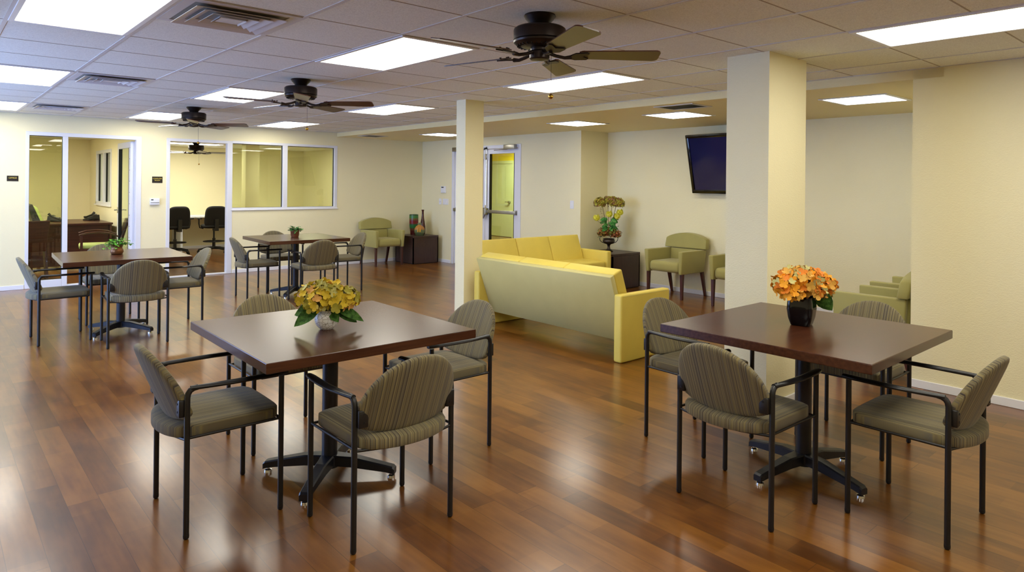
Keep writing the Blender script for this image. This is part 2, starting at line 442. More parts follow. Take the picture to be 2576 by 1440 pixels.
# yellow vestibule behind the glass doors
struct('wall_vestibule', B().box(12.2, 12.3, 6.9, 15.9, 0, 2.6).box(XD + .15, 12.2, 15.8, 15.9, 0, 2.6).box(XT + .15, 12.2, 6.92, 7.0, 0, 2.6).box(XD + .15, XD + .16, 11.1, 15.8, 0, 2.6).box(XD + .15, XD + .158, 6.95, 8.08, 0, 2.6), 'yellow_wall')
struct('ceiling_vestibule', B().box(XD + .15, 12.2, 6.9, 15.9, 2.5, 2.6), 'alc_ceil')
# pillars
struct('wall_pillar_far', B().box(4.24, 4.48, 5.583, 5.74, 0, HC), 'wall')
struct('wall_pillar_near', B().box(4.107, 4.619, 2.182, 2.485, 0, HC), 'wall')
# baseboards
BH, BT = .06, .012
def bb(name, *segs):
    b = B()
    for x0, x1, y0, y1 in segs: b.box(x0, x1, y0, y1, 0, BH, .003, 1)
    struct(name, b, 'white')
bb('baseboard_back', (XL, 1.03, YB - BT, YB), (2.42, 2.745, YB - BT, YB), (3.72, XD, YB - BT, YB))
bb('baseboard_right', (XR - BT, XR, YN, 1.8), (XR - BT, XT, 1.8, 1.8 + BT))
bb('baseboard_door_side', (XD - BT, XD, 6.8, 8.1), (XD - BT, XD, 10.02, YB))
bb('baseboard_recess', (XT - BT, XT, 1.8, 6.8), (XD, XT, 6.8 - BT, 6.8))
bb('baseboard_pillar', (4.107 - BT, 4.619 + BT, 2.182 - BT, 2.182), (4.107 - BT, 4.107, 2.182, 2.485), (4.619, 4.619 + BT, 2.182, 2.485))
bb('baseboard_rooms', (2.6, 6.9, YW2 - BT, YW2), (-.28, 2.5, YW2 - BT, YW2), (2.5 - BT, 2.5, YB + .12, YW2))

# suspended-ceiling tee grid
GX = [.934 + .5945 * k for k in range(-6, 8)]; GX = [x for x in GX if XL < x < XR]
GY = [3.42 + .6 * k for k in range(-12, 13)]
b = B()
for x in GX: b.box(x - .0115, x + .0115, YN, YB, HC - .004, HC)
struct('trim_1', b, 'tee')
b = B()
for y in GY: b.box(XL, XR, y - .004, y + .004, HC - .0015, HC)
struct('trim_2', b, 'tile_gap_shade')  # thin strips coloured as the shaded cross joints
b = B().box(XR - .02, XR, YN, YB, HC - .003, HC).box(XL, XR, YB - .02, YB, HC - .003, HC)
struct('trim_3', b, 'tee')

# ------------------------------------------------------------------ ceiling troffers
def troffer(x0, x1, y0, y1, z, label, mat, group, name='ceiling_light'):
    cx, cy = (x0 + x1) / 2, (y0 + y1) / 2
    t = thing(name, label, 'ceiling light', (cx, cy, z), 0, group)
    hx, hy = (x1 - x0) / 2 - .008, (y1 - y0) / 2 - .008
    f = B(); w = .03
    f.box(-hx, hx, -hy, -hy + w, -.009, -.0005, .002, 1).box(-hx, hx, hy - w, hy, -.009, -.0005, .002, 1)
    f.box(-hx, -hx + w, -hy, hy, -.009, -.0005, .002, 1).box(hx - w, hx, -hy, hy, -.009, -.0005, .002, 1)
    f.mk('light_frame', 'alum', t)
    lab(B().box(-hx + w, hx - w, -hy + w, hy - w, -.006, -.001).mk('diffuser', mat, t), 'glowing white acrylic diffuser')
    return t
LX = [(GX[[i for i, x in enumerate(GX) if abs(x - .934) < .01][0] - 1], .934), (.934 + 2 * .5945, .934 + 3 * .5945), (.934 + 5 * .5945, .934 + 6 * .5945)]
LY = [(.42, 1.62), (3.42, 4.62), (6.42, 7.62), (9.42, 10.62), (-2.58, -1.38)]  # last row added behind the camera to brighten right wall and ceiling
LN = {(0, 1): 'long lit ceiling panel in the top left corner, beside the nearest square vent',
      (0, 2): 'lit ceiling panel at the left edge of the photo, beside the middle square vent',
      (0, 3): 'lit ceiling panel at the left edge, the one nearest the wall with the office',
      (1, 1): 'large lit ceiling panel left of the nearest ceiling fan',
      (1, 2): 'lit ceiling panel partly behind the middle ceiling fan',
      (1, 3): 'lit ceiling panel directly behind the farthest fan of the main room',
      (2, 0): 'long lit ceiling panel in the top right corner above the near wide pillar',
      (2, 1): 'lit ceiling panel right below the blades of the nearest ceiling fan',
      (2, 2): 'lit ceiling panel left of the slim pillar top',
      (2, 3): 'farthest lit ceiling panel before the interior windows, beside the middle fan chain',
      (1, 0): 'lit ceiling panel overhead, out of frame above the camera', (0, 0): 'lit ceiling panel overhead, out of frame to the left',
      (0, 4): 'added unseen lit ceiling panel behind the camera on the window side', (1, 4): 'added unseen lit ceiling panel behind the camera in the middle row', (2, 4): 'added unseen lit ceiling panel behind the camera beside the right wall'}
GRP = 'lit troffers of the main ceiling'
for (i, j), l in LN.items():
    troffer(LX[i][0], LX[i][1], LY[j][0], LY[j][1], HC, l, 'panel', GRP)
for y0, y1, l in ((2.2, 2.8, 'square lit panel in the lowered ceiling right of the near wide pillar'), (4.2, 4.8, 'square lit panel in the lowered ceiling above the television'),
                  (5.76, 6.35, 'square lit panel in the lowered ceiling above the yellow sofas'), (8.76, 9.35, 'square lit panel in the lowered ceiling left of the slim pillar')):
    troffer(6.13, 6.74, y0, y1, HA, l, 'panel_alc', 'square troffers of the lowered ceiling')
troffer(3.15, 4.6, 13.95, 14.5, 2.2, 'lit ceiling strip seen through the computer room doorway', 'panel_in', 'troffers of the small rooms')
troffer(5.6, 6.2, 12.3, 13.5, 2.2, 'lit ceiling panel inside the computer room behind its windows', 'panel_in', 'troffers of the small rooms')
troffer(.6, 1.2, 12.4, 13.6, 2.25, 'lit ceiling panel inside the office', 'panel_o', 'troffers of the small rooms')
troffer(9.2, 9.8, 9.2, 10.4, 2.5, 'added unseen ceiling panel brightening the yellow vestibule behind the glass doors', 'panel_v', 'troffers of the small rooms')  # added out of view so the vestibule shows bright yellow
troffer(11.0, 11.6, 12.2, 13.4, 2.5, 'added unseen ceiling panel deep in the yellow vestibule', 'panel_v', 'troffers of the small rooms')

# ------------------------------------------------------------------ vents
def vent(x0, x1, y0, y1, z, label, group, rings=(.97, .74, .51, .3), name='ceiling_vent'):
    t = thing(name, label, 'vent', ((x0 + x1) / 2, (y0 + y1) / 2, z), 0, group)
    hx, hy = (x1 - x0) / 2 - .012, (y1 - y0) / 2 - .012
    B().box(-hx, hx, -hy, hy, -.002, -.0005).mk('backing', 'duct', t)
    f = B(); w = .05 if rings[0] < 1 else .02
    f.box(-hx, hx, -hy, -hy + w, -.006, -.001).box(-hx, hx, hy - w, hy, -.006, -.001).box(-hx, -hx + w, -hy, hy, -.006, -.001).box(hx - w, hx, -hy, hy, -.006, -.001)
    f.mk('vent_frame', 'tee', t)
    for q in rings:
        l = B()
        a, c = (hx - w) * q, (hy - w) * q; a2, c2 = a * (1 - .24), c * (1 - .24)
        o1 = [(-a, -c), (a, -c), (a, c), (-a, c)]; o2 = [(-a2, -c2), (a2, -c2), (a2, c2), (-a2, c2)]
        for k in range(4):
            p, p2 = o1[k], o1[(k + 1) % 4]; s_, s2 = o2[k], o2[(k + 1) % 4]
            l.hexa([(p[0], p[1], -.024), (p2[0], p2[1], -.024), (s2[0], s2[1], -.006), (s_[0], s_[1], -.006),
                    (p[0], p[1], -.021), (p2[0], p2[1], -.021), (s2[0], s2[1], -.003), (s_[0], s_[1], -.003)])
        l.mk('louvre', 'tee', t)
    q = .2; B().hexa([(-hx * q, -hy * q, -.02), (hx * q, -hy * q, -.02), (hx * q, hy * q, -.02), (-hx * q, hy * q, -.02), (-.01, -.01, -.004), (.01, -.01, -.004), (.01, .01, -.004), (-.01, .01, -.004)]).mk('center_cone', 'tee', t)
    return t
vx = (.934, .934 + .5945)
vent(*vx, 3.42, 4.02, HC, 'large square white ceiling vent nearest the camera', 'square vents of the main ceiling')
vent(*vx, 6.42, 7.02, HC, 'square white ceiling vent, second in the left row', 'square vents of the main ceiling')
vent(*vx, 9.42, 10.02, HC, 'square white ceiling vent farthest back, near the office wall', 'square vents of the main ceiling')
def grille(x0, x1, y0, y1, label):
    t = thing('ceiling_grille', label, 'vent', ((x0 + x1) / 2, (y0 + y1) / 2, HA), 0, 'grilles of the lowered ceiling')
    hx, hy = (x1 - x0) / 2, (y1 - y0) / 2; w = .03
    f = B().box(-hx, hx, -hy, -hy + w, -.008, -.0005).box(-hx, hx, hy - w, hy, -.008, -.0005).box(-hx, -hx + w, -hy, hy, -.008, -.0005).box(hx - w, hx, -hy, hy, -.008, -.0005)
    f.mk('grille_frame', 'tee', t)
    g = B()
    n = 9
    for k in range(n):
        x = -hx + w + (2 * hx - 2 * w) * (k + .5) / n
        g.hexa([(x - .008, -hy + w, -.007), (x - .006, -hy + w, -.007), (x - .006, hy - w, -.007), (x - .008, hy - w, -.007), (x + .006, -hy + w, -.001), (x + .008, -hy + w, -.001), (x + .008, hy - w, -.001), (x + .006, hy - w, -.001)])
    g.mk('blades', 'lcd', t)
grille(5.6, 5.95, 3.76, 4.22, 'rectangular grey grille in the lowered ceiling above the television')
grille(5.62, 6.0, 10.08, 10.46, 'small square grille in the lowered ceiling near the far left corner')

# ------------------------------------------------------------------ storefront frames
def bars(b, L, y0, y1):
    for x0, x1, z0, z1 in L: b.box(x0, x1, y0, y1, z0, z1, .003, 1)
YF0, YF1 = YB - .006, YB + .09
f1 = bpy.data.objects.new('door_1', None); COL.objects.link(f1); f1['kind'] = ST
b = B(); bars(b, [(1.036, 1.075, 0, 2.10), (1.45, 1.512, 0, 2.05), (2.345, 2.415, 0, 2.10), (1.036, 2.415, 2.048, 2.10), (1.075, 1.45, 0, .10), (1.512, 2.345, 0, .018)], YF0, YF1)
b.mk('door_frame', 'alum', f1)
B().box(1.072, 1.455, YB + .045, YB + .052, .095, 2.055).mk('sidelight_pane', 'glass_g', f1)
b = B(); bars(b, [(1.445, 1.451, .1, 2.05), (1.074, 1.08, .1, 2.05), (1.08, 1.45, 2.042, 2.05), (1.08, 1.45, .1, .106)], YB + .03, YB + .056)
b.mk('gasket', 'gasket', f1)
# open glass leaf, hinged on the right jamb, swung into the office
lf = B()
for y0, y1, z0, z1 in ((0, .10, 0, 2.02), (.76, .86, 0, 2.02), (0.1, .76, 1.93, 2.02), (0.1, .76, 0, .22)): lf.box(2.292, 2.335, YB + .10 + y0, YB + .10 + y1, .01 + z0, .01 + z1, .003, 1)
leaf = lf.mk('door_leaf', 'alum', f1)
B().box(2.311, 2.317, YB + .19, YB + .87, .22, 1.95).mk('leaf_pane', 'glass_d', leaf)
B().box(2.288, 2.339, YB + .196, YB + .204, .22, 1.94).box(2.288, 2.339, YB + .852, YB + .858, .22, 1.94).mk('leaf_gasket', 'gasket', leaf)
h = B()
h.box(2.336, 2.344, YB + .085, YB + .13, .03, 2.03)
h.mk('hinge_strip', 'alum', leaf)
h = B()
for k in range(12): h.lathe([(.006, 0), (.006, .004)], (0, 0, 0), 8) if False else h.box(2.287, 2.292, YB + .125, YB + .135, .12 + k * .165, .13 + k * .165)
h.mk('hinge_screws', 'lcd', leaf)
h = B().tube([(2.335, YB + .91, 1.0), (2.37, YB + .91, 1.0), (2.385, YB + .87, 1.0), (2.385, YB + .80, 1.0)], .009, 8).tube([(2.292, YB + .91, 1.0), (2.257, YB + .91, 1.0), (2.242, YB + .87, 1.0), (2.242, YB + .80, 1.0)], .009, 8).box(2.285, 2.342, YB + .89, YB + .93, .95, 1.05, .004, 1)
h.mk('lever_handle', 'chrome', leaf, True)
d2 = bpy.data.objects.new('door_2', None); COL.objects.link(d2); d2['kind'] = ST
b = B(); bars(b, [(2.75, 2.80, 0, 2.10), (3.632, 3.712, 0, 2.10), (2.75, 3.712, 2.055, 2.10), (2.80, 3.632, 0, .018)], YF0, YF1)
b.mk('door_frame', 'alum', d2)
w1 = bpy.data.objects.new('window_1', None); COL.objects.link(w1); w1['kind'] = ST
b = B(); bars(b, [(3.712, 5.516, 2.065, 2.105), (3.712, 5.516, 1.007, 1.04), (4.533, 4.612, 1.03, 2.07), (5.46, 5.516, 1.007, 2.105)], YF0, YF1)
b.mk('window_frame', 'alum', w1)
b = B(); bars(b, [(3.695, 5.53, .995, 1.012)], YB - .02, YB + .02); b.mk('window_sill', 'white', w1)
for x0, x1 in ((3.71, 4.535), (4.61, 5.462)):
    B().box(x0, x1, YB + .045, YB + .052, 1.035, 2.07).mk('window_pane', 'glass_g', w1)
    B().box(x0, x0 + .006, YB + .03, YB + .056, 1.04, 2.065).box(x1 - .008, x1, YB + .03, YB + .056, 1.04, 2.065).box(x0, x1, YB + .03, YB + .056, 2.058, 2.066).box(x0, x1, YB + .03, YB + .056, 1.038, 1.044).mk('gasket', 'gasket', w1)
# office side window
w2 = bpy.data.objects.new('window_2', None); COL.objects.link(w2); w2['kind'] = ST
b = B()
for y0, y1, z0, z1 in ((13.5, 13.56, 1.01, 2.01), (14.8, 14.86, 1.01, 2.01), (14.14, 14.22, 1.01, 2.01), (13.5, 14.86, 1.95, 2.01), (13.5, 14.86, 1.01, 1.06)): b.box(2.49, 2.61, y0, y1, z0, z1, .003, 1)
b.mk('window_frame', 'alum', w2)
b = B().box(2.545, 2.552, 13.56, 14.14, 1.06, 1.95).box(2.545, 2.552, 14.22, 14.8, 1.06, 1.95); b.mk('window_pane', 'glass_g', w2)
B().box(2.53, 2.556, 14.125, 14.14, 1.06, 1.95).box(2.53, 2.556, 14.785, 14.8, 1.06, 1.95).mk('gasket', 'gasket', w2)
B().box(2.47, 2.51, 13.47, 14.89, .99, 1.012).mk('window_sill', 'white', w2)

# glass double door
d3 = bpy.data.objects.new('door_3', None); COL.objects.link(d3); d3['kind'] = ST
b = B()
for y0, y1, z0, z1 in ((8.115, 8.19, 0, 2.12), (9.93, 10.0, 0, 2.12), (8.115, 10.0, 2.06, 2.12)): b.box(XD - .01, XD + .12, y0, y1, z0, z1, .003, 1)
b.mk('door_frame', 'alum', d3)
for y0, y1, s_ in ((8.19, 9.055, 1), (9.065, 9.93, -1)):
    l = B(); st = .115
    for a0, a1, z0, z1 in ((y0, y0 + st, 0.01, 2.055), (y1 - st, y1, .01, 2.055), (y0, y1, 1.975, 2.055), (y0, y1, .01, .25)): l.box(XD + .02, XD + .065, a0, a1, z0, z1, .003, 1)
    L = l.mk('door_leaf', 'alum', d3)
    B().box(XD + .04, XD + .046, y0 + st, y1 - st, .25, 1.975).mk('leaf_pane', 'glass_d', L)
    B().box(XD + .015, XD + .05, y0 + st, y0 + st + .006, .25, 1.975).box(XD + .012, XD + .055, y1 - st - .022, y1 - st, .25, 1.975).mk('leaf_gasket', 'gasket', L)
    yp = y1 - .05 if s_ > 0 else y0 + .05      # meeting stile side
    yh = y0 + .02 if s_ > 0 else y1 - .02
    p = B().box(XD - .045, XD + .0, yh, yp, .965, 1.02, .006, 2).box(XD - .0, XD + .02, yh, yh + .05 * s_, .955, 1.03, .003, 1)
    lab(p.mk('push_bar', 'brushed', L, True), 'brushed steel push bar')
    p = B().box(XD - .06, XD + .02, yp - .05, yp + .05, .93, 1.05, .014, 3).tube([(XD - .03, yp, .95), (XD - .05, yp + .02 * s_, .87)], [.03, .012], 10)
    p.mk('latch_case', 'brushed', L, True)
    p = B().tube([(XD - .005, yp, 1.04), (XD - .005, yp, 1.93)], .012, 8).box(XD - .02, XD + .02, yp - .02, yp + .02, 1.04, 1.10, .004, 1).box(XD - .02, XD + .02, yp - .025, yp + .025, 1.88, 1.98, .004, 1).tube([(XD - .005, yp, 1.93), (XD - .005, yp, 2.06)], .008, 8)
    p.mk('latch_rod', 'chrome', L, True)
    B().box(XD - .035, XD - .01, yp - .035, yp + .035, 2.055, 2.085, .004, 1).tube([(XD - .03, yp - .035, 2.09), (XD - .03, yp + .035, 2.05)], .008, 8).mk('top_latch', 'gasket', L, True)
    B().box(XD - .075, XD - .012, yh + .0, yh + .27 * s_, 2.04, 2.115, .005, 2).mk('door_closer', 'brushed', L, True)
    B().tube([(XD - .05, yh + .20 * s_, 2.035), (XD - .06, yh + .52 * s_, 2.03)], .01, 8, .006).tube([(XD - .06, yh + .50 * s_, 2.03), (XD - .03, yh + .30 * s_, 2.04)], .009, 8, .006).mk('closer_arm', 'brushed', L, True)
# inner door of vestibule
d4 = bpy.data.objects.new('door_4', None); COL.objects.link(d4); d4['kind'] = ST
B().box(12.15, 12.19, 13.85, 14.75, .01, 2.03, .004, 1).mk('door_leaf', 'door_in', d4)
B().box(12.13, 12.2, 13.77, 13.85, 0, 2.11).box(12.13, 12.2, 14.75, 14.83, 0, 2.11).box(12.13, 12.2, 13.77, 14.83, 2.03, 2.11).mk('door_frame', 'door_in', d4)
B().tube([(12.15, 13.95, .97), (12.09, 13.95, .97)], .032, 14).tube([(12.09, 13.94, .97), (12.09, 14.09, .97)], .011, 8).mk('lever_handle', 'brushed', d4, True)

# ------------------------------------------------------------------ signs and wall devices
def text_part(txt, size, mat, parent, loc, rot):
    c = bpy.data.curves.new('letters', 'FONT'); c.body = txt; c.size = size; c.align_x = 'CENTER'; c.align_y = 'CENTER'; c.extrude = .0006
    o = bpy.data.objects.new('letters', c); COL.objects.link(o)
    bpy.context.view_layer.update()
    me = bpy.data.meshes.new_from_object(o.evaluated_get(bpy.context.evaluated_depsgraph_get()))
    bpy.data.objects.remove(o)
    me.materials.clear(); me.materials.append(M[mat])
    o = bpy.data.objects.new('letters', me); COL.objects.link(o)
    o.parent = parent; o.location = loc; o.rotation_euler = rot
    lab(o, 'gold raised letters')
    return o
t = thing('sign', 'small dark sign reading OFFICE left of the office doorway', 'sign', (.899, YB - .001, 1.469), 0)
B().box(-.062, .062, -.005, 0, -.036, .036, .002, 1).mk('sign_plate', 'sign', t)
text_part('OFFICE', .027, 'gold', t, (0, -.0062, .006), (pi / 2, 0, 0))
t = thing('sign', 'small dark sign reading COMPUTER ROOM above the white control box', 'sign', (2.627, YB - .001, 1.473), 0)
B().box(-.070, .070, -.005, 0, -.047, .047, .002, 1).mk('sign_plate', 'sign', t)
text_part('COMPUTER', .024, 'gold', t, (0, -.0062, .017), (pi / 2, 0, 0))
text_part('ROOM', .024, 'gold', t, (0, -.0062, -.010), (pi / 2, 0, 0))
t = thing('thermostat', 'white control box under the COMPUTER ROOM sign', 'thermostat', (2.592, YB - .001, 1.15), 0)
B().box(-.064, .064, -.03, 0, -.048, .048, .004, 2).mk('case', 'plastic', t, True)
B().box(-.052, -.02, -.032, -.029, .018, .034).mk('screen', 'lcd', t)
B().box(-.058, .058, -.032, -.029, -.018, -.012).mk('button_row', 'lcd', t)
t = thing('thermostat', 'small white thermostat above the light switches beside the slim pillar', 'thermostat', (XD, 10.245, 1.35), 0)
B().box(-.028, 0, -.075, .075, -.063, .063, .008, 2).mk('case', 'plastic', t, True)
B().box(-.03, -.027, -.02, .05, .03, .05).mk('screen', 'lcd', t)
t = thing('light_switch', 'wide white four gang light switch plate under the thermostat', 'switch', (XD, 10.19, 1.125), 0)
B().box(-.007, 0, -.085, .085, -.055, .055, .002, 1).mk('plate', 'plastic', t)
for k in range(4): B().box(-.012, -.006, -.066 + k * .044 - .010, -.066 + k * .044 + .010, -.02, .02, .002, 1).mk('toggle', 'white', t)
t = thing('light_switch', 'narrow white dimmer switch beside the wide switch plate', 'switch', (XD, 10.36, 1.125), 0)
B().box(-.007, 0, -.04, .04, -.055, .055, .002, 1).mk('plate', 'plastic', t)
B().tube([(-.007, 0, 0), (-.02, 0, 0)], .015, 12).mk('knob', 'white', t, True)
t = thing('light_switch', 'single white light switch right of the glass door, above the rear sofa', 'switch', (XD, 6.97, 1.165), 0)
B().box(-.007, 0, -.038, .038, -.06, .06, .002, 1).mk('plate', 'plastic', t)
B().box(-.011, -.006, -.012, .012, -.025, .025, .002, 1).mk('toggle', 'white', t)

# ------------------------------------------------------------------ television
t = thing('television', 'black flat television tilted down from the alcove wall, half behind the near pillar', 'television', (7.73, 4.62, 1.755), 0)
tr = Matrix.Rotation(radians(-13.5), 4, 'Y')
fb = B(); W2, H2 = .60, .395
fb.box(-.03, .03, -W2, W2, -H2, -H2 + .05, .006, 2).box(-.03, .03, -W2, W2, H2 - .045, H2, .006, 2).box(-.03, .03, -W2, -W2 + .045, -H2, H2, .006, 2).box(-.03, .03, W2 - .045, W2, -H2, H2, .006, 2)
fb.xf(tr); fb.mk('bezel', 'tvframe', t, True)
B().box(-.018, -.010, -W2 + .04, W2 - .04, -H2 + .045, H2 - .04).xf(tr).mk('screen', 'screen', t)
B().box(-.01, .04, -W2 + .03, W2 - .03, -H2 + .03, H2 - .03, .01, 2).xf(tr).mk('housing', 'black', t)
B().box(.05, .165, -.15, .15, -.12, .12, .005, 1).mk('wall_bracket', 'black', t)

# ------------------------------------------------------------------ ceiling fans
def make_fan(label, loc, phase, group, under='blade', rest=0):
    t = thing('ceiling_fan', label, 'ceiling fan', loc, 0, group)
    B().lathe([(.080, 0), (.083, -.008), (.078, -.014), (.074, -.022), (.052, -.045), (.048, -.060), (.052, -.066), (.03, -.07)], n=32).mk('canopy', 'bronze', t, 35)
    B().lathe([(.06, -.062), (.122, -.066), (.133, -.074), (.136, -.082), (.136, -.130), (.131, -.133), (.136, -.137), (.134, -.146), (.118, -.160), (.07, -.170)], n=40).mk('motor_housing', 'bronze', t, 30)
    v = B()
    for k in range(28):
        a = 2 * pi * k / 28; v.box(.085, .118, -.003, .003, -.166, -.152, rot=Matrix.Rotation(a, 4, 'Z'))
    v.mk('vent_fins', 'dark', t)
    B().lathe([(.045, -.165), (.048, -.175), (.046, -.185), (.052, -.192), (.052, -.225), (.046, -.232), (.02, -.236), (.006, -.238)], n=28).mk('switch_housing', 'bronze', t, 35)
    c = B().tube([(.03, -.045, -.2), (.036, -.05, -.21), (.036, -.05, -.41)], .0011, 6)
    cc = c.mk('pull_chain', 'bronze', t, 40)
    lab(B().lathe([(.004, 0), (.012, .006), (.014, .014), (.010, .022), (.004, .026)], (.036, -.05, -.436), 14).mk('chain_ball', 'brass', cc, 60), 'small brass ball')
    for k in range(5):
        a = phase + k * 2 * pi / 5
        R = Matrix.Rotation(a, 4, 'Z') @ Matrix.Translation((0, 0, -.207)) @ Matrix.Rotation(radians(-12), 4, 'X')
        bl = B(); L0, L1 = .205, .62
        pts = []
        hw0, hw1 = .048, .064
        outl = [(L0, -hw0 + .012), (L0 + .015, -hw0)] + [(L1 - .03, -hw1)]
        for q in range(1, 6): outl.append((L1 - .03 + .03 * sin(q * pi / 10), -hw1 + .03 * (1 - cos(q * pi / 10))))
        for q in range(0, 5): outl.append((L1 - .03 + .03 * cos(q * pi / 10), hw1 - .03 + .03 * sin(q * pi / 10)))
        outl += [(L1 - .03, hw1), (L0 + .015, hw0), (L0, hw0 - .012)]
        bl.poly([(x, y, 0) for x, y in outl], .006, (0, 0, 1)); bl.xf(R)
        bm_ = bl
        me_ = bm_.mk('blade', None, t, mats=['blade', under])
        for p in me_.data.polygons:
            if p.normal.z < -.8: p.material_index = 1
        ir = B()
        ir.tube([(.045, 0, .012), (.085, 0, -.004), (.13, 0, -.014), (.165, 0, -.010)], [.010, .009, .009, .012], 8)
        ir.lathe([(.0, 0)], n=3) if False else None
        ir.poly([(.15, -.012, -.014), (.185, -.040, -.010), (.245, -.044, -.007), (.255, -.030, -.007), (.225, 0, -.008), (.255, .030, -.007), (.245, .044, -.007), (.185, .040, -.010), (.15, .012, -.014)], .007, (0, 0, 1))
        for sx_, sy_ in ((.23, -.03), (.23, .03), (.20, 0)): ir.lathe([(.006, 0), (.006, .006)], (sx_, sy_, .006), 8)
        ir.xf(R); ir.mk('blade_arm', 'bronze', t, 35)
    return t
FG = 'brown five bladed ceiling fans'
PH = radians(31)
make_fan('brown ceiling fan nearest the camera, between two large lit panels', (2.401, 2.536, HC), PH, FG, 'blade_under_refl')
make_fan('brown ceiling fan in the middle of the row of three', (2.432, 5.529, HC), PH, FG)
make_fan('brown ceiling fan farthest in the row, in front of the office wall', (2.431, 8.533, HC), PH + radians(6), FG)
make_fan('ceiling fan inside the computer room, seen through its doorway', (3.88, 13.45, 2.2), radians(50), FG)

# ------------------------------------------------------------------ square tables
def make_table(label, loc, rz, group, foot_rot):
    t = thing('cafe_table', label, 'table', loc, rz, group)
    s_ = .5165
    tp = B().box(-s_, s_, -s_, s_, .702, .745, .0025, 2); tp.mk('tabletop', 'top', t)
    B().box(-s_ - .0006, s_ + .0006, -s_ - .0006, s_ + .0006, .7045, .7425, .001, 1).mk('edge_band', 'top', t)
    B().tube([(0, 0, .09), (0, 0, .69)], .038, 24).mk('column', 'base', t, 40)
    B().box(-.2, .2, -.2, .2, .690, .702, .004, 1).mk('mounting_plate', 'base', t)
    fr = Matrix.Rotation(foot_rot, 4, 'Z')
    B().lathe([(.05, .045), (.052, .06), (.052, .095), (.042, .105)], n=24).xf(fr).mk('hub', 'base', t, 40)
    for k in range(4):
        R = fr @ Matrix.Rotation(pi / 4 + k * pi / 2, 4, 'Z')
        f = B()
        prof = [(.03, .055, .105), (.12, .05, .10), (.29, .032, .066), (.325, .025, .058), (.335, .020, .05)]
        w = [.034, .028, .024, .024, .022]
        rings = []
        for (x, z0, z1), hw in zip(prof, w):
            rings.append([f.bm.verts.new(p) for p in ((x, -hw, z0), (x, hw, z0), (x, hw, z1 - .006), (x, hw - .006, z1), (x, -hw + .006, z1), (x, -hw, z1 - .006))])
        for A, C in zip(rings, rings[1:]):
            for q in range(6): f.bm.faces.new((A[q], A[(q + 1) % 6], C[(q + 1) % 6], C[q]))
        f.bm.faces.new(rings[0]); f.bm.faces.new(rings[-1][::-1])
        f.xf(R); fo = f.mk('base_foot', 'base', t)
        g = B().lathe([(.008, .03), (.008, .016), (.018, .012), (.020, 0)][::-1], (.315, 0, 0), 16).xf(R)
        lab(g.mk('glide', 'chrome', fo, 40), 'chrome levelling glide')
    return t
TG = 'square dark café tables'
make_table('dark square table carrying the yellow hydrangeas in a white crackle vase', (1.545, 3.128, 0), radians(-.7), TG, 0)
make_table('dark square table carrying the orange hydrangeas in a black vase', (3.41, 1.606, 0), radians(.3), TG, radians(32))
make_table('dark square table with a bushy ivy pot, in front of the office doorway', (1.455, 7.37, 0), radians(-2.5), TG, radians(-3))
make_table('dark square table with a small ivy pot, under the interior windows', (3.672, 8.45, 0), radians(-2.5), TG, radians(2))

